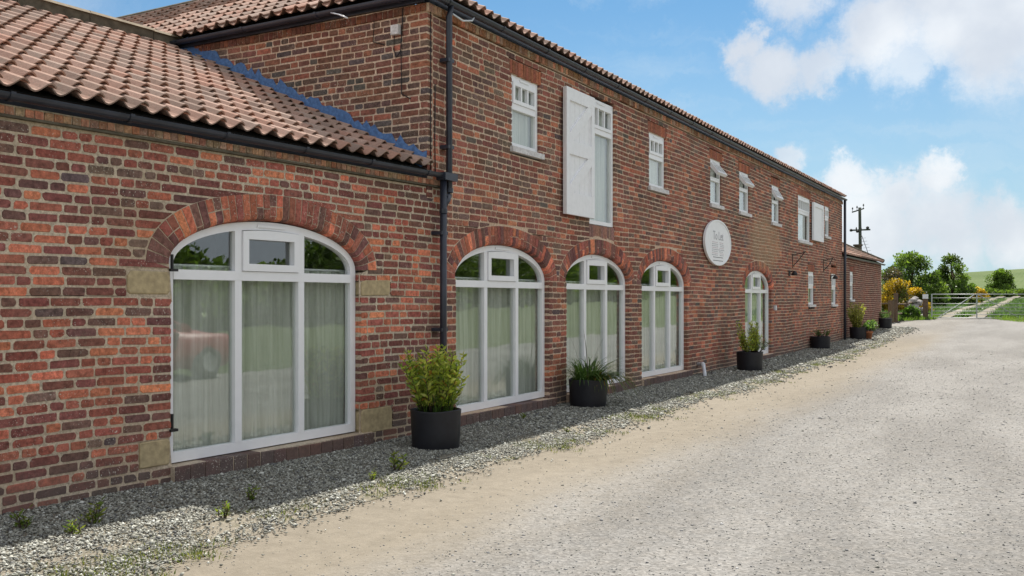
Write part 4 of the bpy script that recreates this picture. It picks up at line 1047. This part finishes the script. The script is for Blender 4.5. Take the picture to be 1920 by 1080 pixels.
# weeds in the gravel
WE = [(1.05, 6.70, .20, 'bright green leafy weed at the shadow edge, left of the nearest tub'), (.48, 4.08, .17, 'upright yellow-green weed in the gravel at lower left, by the shadow edge'), (.84, 5.15, .13, 'low weed in shaded gravel below the big arched window'),
      (1.12, 6.24, .09, 'tiny weed in sunlit gravel left of the taller weed by the tub'), (.30, 10.35, .12, 'dark weed in the shade below the arched window beside the drainpipe'), (.20, 3.75, .15, 'dark weed in deep shade at the foot of the wall, lower left'),
      (1.04, 4.7, .12, 'straggly pale weed in sunlit gravel below the big window'), (.62, 3.84, .12, 'thin pale weed just beyond the shadow at lower left'), (1.30, 9.6, .07, 'small weed clump at the sunlit gravel edge near the second tub')]
for x, y, h, l in WE:
    o = thing('weed', l, 'weed', (x, y, .012), 0, 'weeds growing in the gravel')
    stem_shrub(o, 5, h, h*.35, .02, h*.42, h*.12, [((.15, .22, .035), 2), ((.24, .28, .05), 2), ((.08, .13, .025), 1)], r8, 9, z0=0, core=.15)
Vs, Fs, k = [], [], 0
for i in range(1100):                                  # low moss and grass growing where gravel meets drive
    y = 3+r8.random()**1.3*32; x = 1.40+wob(y, .07)+r8.normal(0, .20)-max(0, y-24)*.015
    if math.sin(y*2.3)+math.sin(y*5.1+1)+r8.normal(0, .5) < .25: continue
    V, F = blades(int(r8.integers(12, 34)), .09, (.015, .05), (.2, 1.0), .006, r8, 2, 1, (x, y, float(terrain(x, y))+.008)); Vs.append(V); Fs.append(F+k); k += len(V)
V = np.concatenate(Vs); F = np.concatenate(Fs); mk_np('verge_grass', V, F, M['leaf'], None, cols(len(F), [((.12, .15, .03), 3), ((.17, .17, .05), 2), ((.07, .10, .02), 2)], r8), kind='stuff', label='sparse short grass along the sunlit gravel edge')
# =================================================================== BEYOND THE YARD
def tree(loc, rad, h, label, pal, rng, leaf=.16, n=5200, trunk=.13, nclump=46, cat='tree', name='tree', low=.12, group=None, dome=False):
    o = thing(name, label, cat, loc, 0, group)
    mb = MB(); pts = [(0, 0, -.3), (rng.normal(0, .04), rng.normal(0, .04), h*.25), (rng.normal(0, .1), rng.normal(0, .1), h*.55), (rng.normal(0, .15), rng.normal(0, .15), h*.82)]
    mb.tube(pts, trunk, 8, r1=trunk*.3)
    cl = []
    for i in range(nclump):
        a = rng.uniform(0, 6.283); t_ = rng.uniform(low, 1.0); env = math.sin(math.pi*min(.97, (t_*.80+.17)))**.7
        env = math.sqrt(max(.05, 1-t_*t_)) if dome else env; rr = rad*env*rng.uniform(.35, 1.0); c = np.array([rr*math.cos(a), rr*math.sin(a), h*t_*.96])
        cl.append((c, rad*rng.uniform(.16, .34)))
        if i % 3 == 0: mb.tube([(0, 0, h*max(.12, t_*.5)), tuple(c*.55+np.array([0, 0, h*t_*.2])), tuple(c)], trunk*.32, 5, r1=.012)
    mb.build('trunk', M['bark'], o, True)
    idx = rng.integers(0, nclump, n); C0 = np.array([c for c, r_ in cl])[idx]; R0 = np.array([r_ for c, r_ in cl])[idx]
    d = rng.normal(0, 1, (n, 3)); d /= np.linalg.norm(d, axis=1, keepdims=True); C = C0+d*(R0*rng.random(n)**.45)[:, None]*np.array([1, 1, .8])
    C[:, 2] = np.maximum(C[:, 2], .02)
    L = leaf*rng.uniform(.6, 1.4, n); V, F = leaf_mesh(C, d+rng.normal(0, .7, (n, 3)), L, L*.62, rng)
    cc = cols(nclump, pal, rng, .22)[idx]*np.clip(rng.normal(1, .16, (n, 1)), .6, 1.5)
    mk_np('crown', V, F, M['leaf'], o, cc)
    return o
TG1 = [((.11, .18, .035), 3), ((.16, .24, .05), 3), ((.065, .115, .028), 2)]; TG2 = [((.12, .20, .038), 3), ((.18, .27, .055), 2), ((.065, .11, .026), 3)]
GO = [((.50, .34, .03), 4), ((.40, .25, .02), 3), ((.12, .12, .02), 2), ((.06, .08, .016), 2)]
rt = np.random.default_rng(5)
def gz(x, y): return float(terrain(x, y))-.03
def put(x, y, *a, **k): return tree((x, y, gz(x, y)), *a, **k)
put(-1.75, 68, 2.0, 3.7, 'wide round green tree behind the gorse at the end of the yard', TG1, rt, .17, 9500, .15, 64, low=.03)
put(-.55, 68, 1.0, 2.4, 'shorter green tree between the wide tree and the spiky tree', TG2, rt, .15, 3200, .1, 34)
put(-.15, 79, 1.35, 4.0, 'taller spiky-topped green tree to the left of the hill', TG2, rt, .18, 5200, .12, 44, low=.0)
put(.55, 80, 1.05, 2.3, 'low green bush at the right foot of the spiky tree', TG2, rt, .16, 3400, .1, 30, cat='bush', name='bush', dome=True)
put(1.15, 133, 1.85, 3.1, 'single round dark green tree standing out against the hill field', [((.15, .25, .04), 3), ((.09, .15, .03), 3)], rt, .22, 7500, .14, 60, low=.0, dome=True)
put(-1.35, 57.5, 1.15, 1.9, 'big orange-yellow flowering gorse bush behind the wooden fence', GO, rt, .10, 6500, .05, 46, cat='bush', name='gorse_bush', low=.08, dome=True)
put(-.35, 58, .75, 1.45, 'smaller yellow gorse bush at the right end of the fence', GO, rt, .10, 3200, .05, 30, cat='bush', name='gorse_bush', low=.08, dome=True)
put(-2.0, 60.5, 1.3, 2.7, 'dull purple-brown bush rising behind the gorse', [((.10, .07, .06), 3), ((.07, .06, .04), 2), ((.06, .09, .025), 2)], rt, .12, 4200, .06, 36, cat='bush', name='bush', dome=True)
put(1.05, 88, .95, 1.2, 'small gorse bush with yellow flowers beyond the gate', GO, rt, .13, 1800, .05, 24, cat='bush', name='gorse_bush', low=.05, dome=True)
put(.30, 49.6, .50, .62, 'low bright green nettle clump at the foot of the gatepost fence', [((.09, .17, .03), 3), ((.06, .12, .02), 2)], rt, .10, 1800, .02, 26, cat='plant', name='nettle_clump', low=.02, dome=True)
hx = MB()
V_, F_, k = [], [], 0
for x, y, r_, h_ in [(-1.0+i*1.5, 118+i*2.2, 1.2, .75+.15*math.sin(i*2.1)) for i in range(5)]:
    n = 1100; d = rt.normal(0, 1, (n, 3)); d /= np.linalg.norm(d, axis=1, keepdims=True); C = np.array([x, y, gz(x, y)+h_*.45])+d*np.array([r_, r_, h_*.55])*(rt.random((n, 1))**.4)
    L = .26*rt.uniform(.6, 1.4, n); V, F = leaf_mesh(C, d+rt.normal(0, .7, (n, 3)), L, L*.65, rt); V_.append(V); F_.append(F+k); k += len(V)
V = np.concatenate(V_); F = np.concatenate(F_)
o = thing('hedge', 'low dark hedge running along the foot of the hill field', 'hedge', (-1, 118, gz(-1, 118)))
mk_np('hedge_foliage', V-np.array(o.location), F, M['leaf'], o, cols(len(F), TG1, rt))
# field growth and verge grass as ground cover
def cover(name, label, n, fx, fy, hr, pal, wd, rng, per=9, keep=None):
    Vs, Fs, k = [], [], 0
    for i in range(n):
        x, y = fx(), fy()
        if keep and not keep(x, y): continue
        V, F = blades(per, .16, hr, (.1, .9), wd, rng, 2, 1, (x, y, gz(x, y)+.01)); Vs.append(V); Fs.append(F+k); k += len(V)
    V = np.concatenate(Vs); F = np.concatenate(Fs); mk_np(name, V, F, M['leaf'], None, cols(len(F), pal, rng), kind='stuff', label=label)
off = lambda x: not (1.2 < x < 2.1 or 2.7 < x < 3.6)
cover('field_grass', 'bluish green leafy growth in the field beyond the gate', 3800, lambda: rt.uniform(-2.5, 9), lambda: 53+rt.random()**1.5*50, (.12, .38), [((.075, .14, .055), 3), ((.10, .17, .075), 3), ((.06, .11, .03), 2)], .05, rt, 9, lambda x, y: off(x+wob(y*.4, .1)*0))
cover('verge_grass', 'rough grass at the yard end by the fence and gateposts', 900, lambda: rt.uniform(-.9, 1.3), lambda: rt.uniform(47.5, 54), (.08, .26), [((.10, .18, .03), 3), ((.14, .21, .045), 2)], .02, rt, 10, lambda x, y: y > 48.2+max(0, x)*1.2)
cover('verge_grass', 'bright grass verge at the right side of the field gate', 900, lambda: rt.uniform(3.9, 8), lambda: rt.uniform(44, 52.5), (.06, .20), [((.13, .21, .035), 3), ((.17, .25, .05), 2)], .02, rt, 10, lambda x, y: y > 50.5-(x-3.9)*1.9 and y < 51.9+.5*(x-3.2))
# fence, rubble, gate
def post(o, x, y, h, r=.09, name='post', base=0): 
    return MB().tube([(x, y, -.15), (x+.01, y, h)], r, 7).build(name, M['wood'], o)
fz = gz(-.07, 47.2)
fo = thing('wooden_fence', 'old weathered post and rail fence between outbuilding and gate', 'fence', (-.07, 47.2, fz))
for x, y, h, r in ((0, 0, 1.40, .10), (-.14, -.6, 1.05, .12), (-.95, .6, 1.0, .07), (.11, 6.9, 1.22, .10), (.04, 3.4, .95, .08)): post(fo, x, y, h, r)
for a, b in (((-.95, .6, .88), (-.02, 0, .92)), ((-.95, .6, .46), (-.02, 0, .42)), ((0, 0, .88), (.04, 3.4, .86)), ((.04, 3.4, .86), (.11, 6.9, 1.0)), ((0, 0, .4), (.04, 3.4, .42))):
    MB().tube([a, b], .045, 6).build('rail', M['wood'], fo)
rp = thing('rubble_heap', 'heap of pale broken stone behind the weathered fence', 'rubble', (.10, 53.2, gz(.1, 53.2)))
rr = random.Random(2); bmx = None
for i in range(64):
    x, y = rr.gauss(0, .32), rr.gauss(0, .5); z = max(.03, 1.0*math.exp(-(x*x/.2+y*y/.6))*rr.uniform(.2, 1.1)); s_ = rr.uniform(.09, .2)
    b = bmesh.new(); bmesh.ops.create_icosphere(b, subdivisions=1, radius=s_)
    for v in b.verts: v.co = Vector((v.co.x*rr.uniform(.8, 1.5), v.co.y*rr.uniform(.8, 1.5), v.co.z*rr.uniform(.5, 1)))+Vector((x, y, z))
    me = bpy.data.meshes.new('stone'); b.to_mesh(me); b.free(); me.materials.append(M['rock']); link(bpy.data.objects.new('stone', me), rp)
GA = np.array([.99, 50.09]); gd = np.array([.868, .496]); gzz = .56
gp = thing('gate_post', 'square timber gatepost with pale cap at the left end of the gate', 'gate post', (.93, 50.05, gzz))
MB().box((-.11, -.11, -.2), (.11, .11, 1.20)).build('post', M['wood'], gp); MB().box((-.12, -.12, 1.0), (.12, .12, 1.22)).build('cap', M['white_pvc'], gp)
for z in (.25, .95): MB().box((.1, -.03, z), (.2, .03, z+.05)).build('hinge', M['black_iron'], gp)
ga = thing('field_gate', 'galvanised tubular field gate with bars and crossed braces across the track', 'gate', (1.20, 50.21, gzz+.06), math.atan2(.496, .868))
GL = 4.75
zs = [.0, .16, .33, .52, .70, .98, 1.16]
for z in zs: MB().tube([(0, 0, z), (GL, 0, z)], .013 if z not in (0., 1.16) else .019, 8).build('bar', M['galv'], ga, True)
for x in (0, 2.22, GL): MB().box((x-.022, -.022, -.02), (x+.022, .022, 1.18 if x != 2.22 else 1.2)).build('upright', M['galv'], ga)
MB().tube([(.35, .035, .02), (2.12, .035, 1.14)], .02, 6).build('brace', M['galv'], ga); MB().tube([(2.32, .035, 1.14), (4.3, .035, .02)], .02, 6).build('brace', M['galv'], ga)
gp2 = thing('gate_post', 'timber gatepost at the right end of the gate', 'gate post', (1.2+.868*4.98, 50.21+.496*4.98, gzz)); MB().box((-.1, -.1, -.2), (.1, .1, 1.25)).build('post', M['wood'], gp2)
# utility pole
up = thing('utility_pole', 'dark wooden electricity pole with two crossarms behind the outbuilding', 'utility pole', (-6.45, 76.9, gz(-6.4, 77)))
H_ = 8.65-gz(-6.4, 77)
MB().tube([(0, 0, -.2), (-.1, 0, H_+.05)], .145, 10, r1=.11).build('pole', M['pole_wood'], up, True)
MB().box((-.75, -.09, H_-1.76), (.68, .09, H_-1.65)).build('crossarm', M['pole_wood'], up)
mb = MB().tube([(-.62, -.3, H_-.32), (.18, .2, H_-.02)], .055, 6); mb.build('crossarm', M['pole_wood'], up)
for x, z in ((-.72, H_-1.85), (.5, H_-1.70), (-.25, H_-1.95), (-.5, H_-1.0), (.0, H_-.98)):
    if z > H_-1.5: MB().lathe([(.0, -.02), (.05, 0), (.065, .05), (.03, .11), (.045, .15), (0, .17)], 8, (x*.7, 0, z if z > H_-.5 else H_-1.63)).build('insulator', M['black_iron'], up)
    else: MB().lathe([(0, -.1), (.11, -.06), (.12, .06), (.05, .13), (0, .14)], 8, (x, -.12, z+.12)).build('insulator', M['black_iron'], up)
for q in (.04, .42, .96):
    b_ = Vector((-.62, -.3, H_-.32)).lerp(Vector((.18, .2, H_-.02)), q)
    MB().tube([b_, b_+Vector((0, 0, .24))], .018, 5).lathe([(.0, .2), (.05, .22), (.065, .27), (.03, .33), (.045, .37), (0, .39)], 8, tuple(b_)).build('insulator', M['black_iron'], up)
# hedgerow trees across the yard (seen mirrored in the windows)
Vs, Fs, Cs, k = [], [], [], 0
rh = np.random.default_rng(12)
for i in range(54):
    y = -14+i*2.9+rh.normal(0, .8); x = 31+rh.normal(0, 2.0)+.10*y; h_ = (3.9+2.4*math.sin(i*1.7)+rh.normal(0, .8)) if y > 14 else 3.0; h_ = 3.3+rh.normal(0, .5) if y < 37 else (4.6+rh.normal(0, .8) if y < 50 else h_+1.5); r_ = rh.uniform(2.0, 3.0)
    n = 4200; d = rh.normal(0, 1, (n, 3)); d /= np.linalg.norm(d, axis=1, keepdims=True); C = np.array([x, y, h_*.52])+d*np.array([r_, r_, h_*.5])*(rh.random((n, 1))**.3)*rh.uniform(.75, 1.1, (n, 1))
    C[:, 2] = np.maximum(C[:, 2], .05); L = .30*rh.uniform(.6, 1.4, n); V, F = leaf_mesh(C, d+rh.normal(0, .7, (n, 3)), L, L*.7, rh); Vs.append(V); Fs.append(F+k); k += len(V); Cs.append(cols(n, TG1 if i % 2 else TG2, rh))
mk_np('tree_belt', np.concatenate(Vs), np.concatenate(Fs), M['leaf'], None, np.concatenate(Cs), kind='stuff', label='belt of green trees across the yard, mirrored in the arched windows')

# =================================================================== PARKED CAR (out of frame to the right, mirrored in the big window)
M['red'] = simple('red car paint', (.26, .03, .027), .4, .02, 3, .6)
M['carglass'] = simple('car glass', (.02, .025, .03), .06, .05, 3, .8)
M['tyre'] = simple('tyre rubber', (.015, .015, .016), .8, .2, 20)
car = thing('parked_car', 'red hatchback car parked across the drive, seen mirrored in the big arched window', 'car', (8.75, 10.35, 0), R(-6))
def loft(secs):
    """secs: list of (z, half width, y rear, y front); closed shell with rounded plan corners"""
    V = []; F = []; n = 12
    for z, hw, y0, y1 in secs:
        c = min(hw, (y1-y0)/2)*.32
        for cx, cy, a0 in ((hw-c, y1-c, 0), (-hw+c, y1-c, 90), (-hw+c, y0+c, 180), (hw-c, y0+c, 270)):
            for k in range(3): a = R(a0+45*k); V.append((cx+c*math.cos(a), cy+c*math.sin(a), z))
    m = len(secs)
    for i in range(m-1):
        for k in range(n): F.append((i*n+k, i*n+(k+1) % n, (i+1)*n+(k+1) % n, (i+1)*n+k))
    return V, F+[tuple(range(n-1, -1, -1)), tuple((m-1)*n+k for k in range(n))]
V, F = loft([(.22, .80, -2.02, 2.0), (.30, .87, -2.1, 2.08), (.55, .90, -2.12, 2.12), (.78, .89, -2.08, 2.08), (.90, .86, -2.0, 1.92), (.99, .78, -1.92, 1.1)]); mk('body', V, F, M['red'], car, None, True)
V, F = loft([(.96, .77, -1.86, 1.05), (1.18, .71, -1.72, .62), (1.40, .62, -1.5, .18)]); mk('windows', V, F, M['carglass'], car)
V, F = loft([(1.395, .635, -1.55, .22), (1.46, .60, -1.45, .10), (1.49, .45, -1.2, -.1)]); mk('roof', V, F, M['red'], car, None, True)
for sx in (-1, 1):
    for y0, y1 in ((.62, .15), (-.45, -.45), (-1.62, -1.42)): MB().tube([(sx*.765, y0+.33 if y0 > 0 else y0, .97), (sx*.63, y1, 1.42)], .03, 6).build('pillar', M['red'], car)
    MB().box((sx*.93-.07, .62, .95), (sx*.93+.07, .74, 1.08)).build('wing_mirror', M['red'], car)
    MB().lathe([(.0, 0), (.1, .01), (.13, .05), (0, .08)], 12, (sx*.62, 1.98, .70)).build('headlight', M['galv'], car, True)
    for y in (-1.3, 1.32):
        m_ = MB().lathe([(.0, -.1), (.19, -.1), (.21, -.11), (.30, -.11), (.33, -.07), (.33, .07), (.30, .11), (.21, .11), (.19, .1), (0, .1)], 24)
        m_.v = [(z+sx*.80, x+y, yy+.33) for x, yy, z in m_.v]; wh = m_.build('wheel', M['tyre'], car, True)
        m_ = MB().lathe([(.0, .115), (.07, .12), (.19, .105), (.2, .11)], 20); m_.v = [(sx*(z+.0)+sx*.80, x+y, yy+.33) for x, yy, z in m_.v]; m_.build('rim', M['galv'], wh, True)
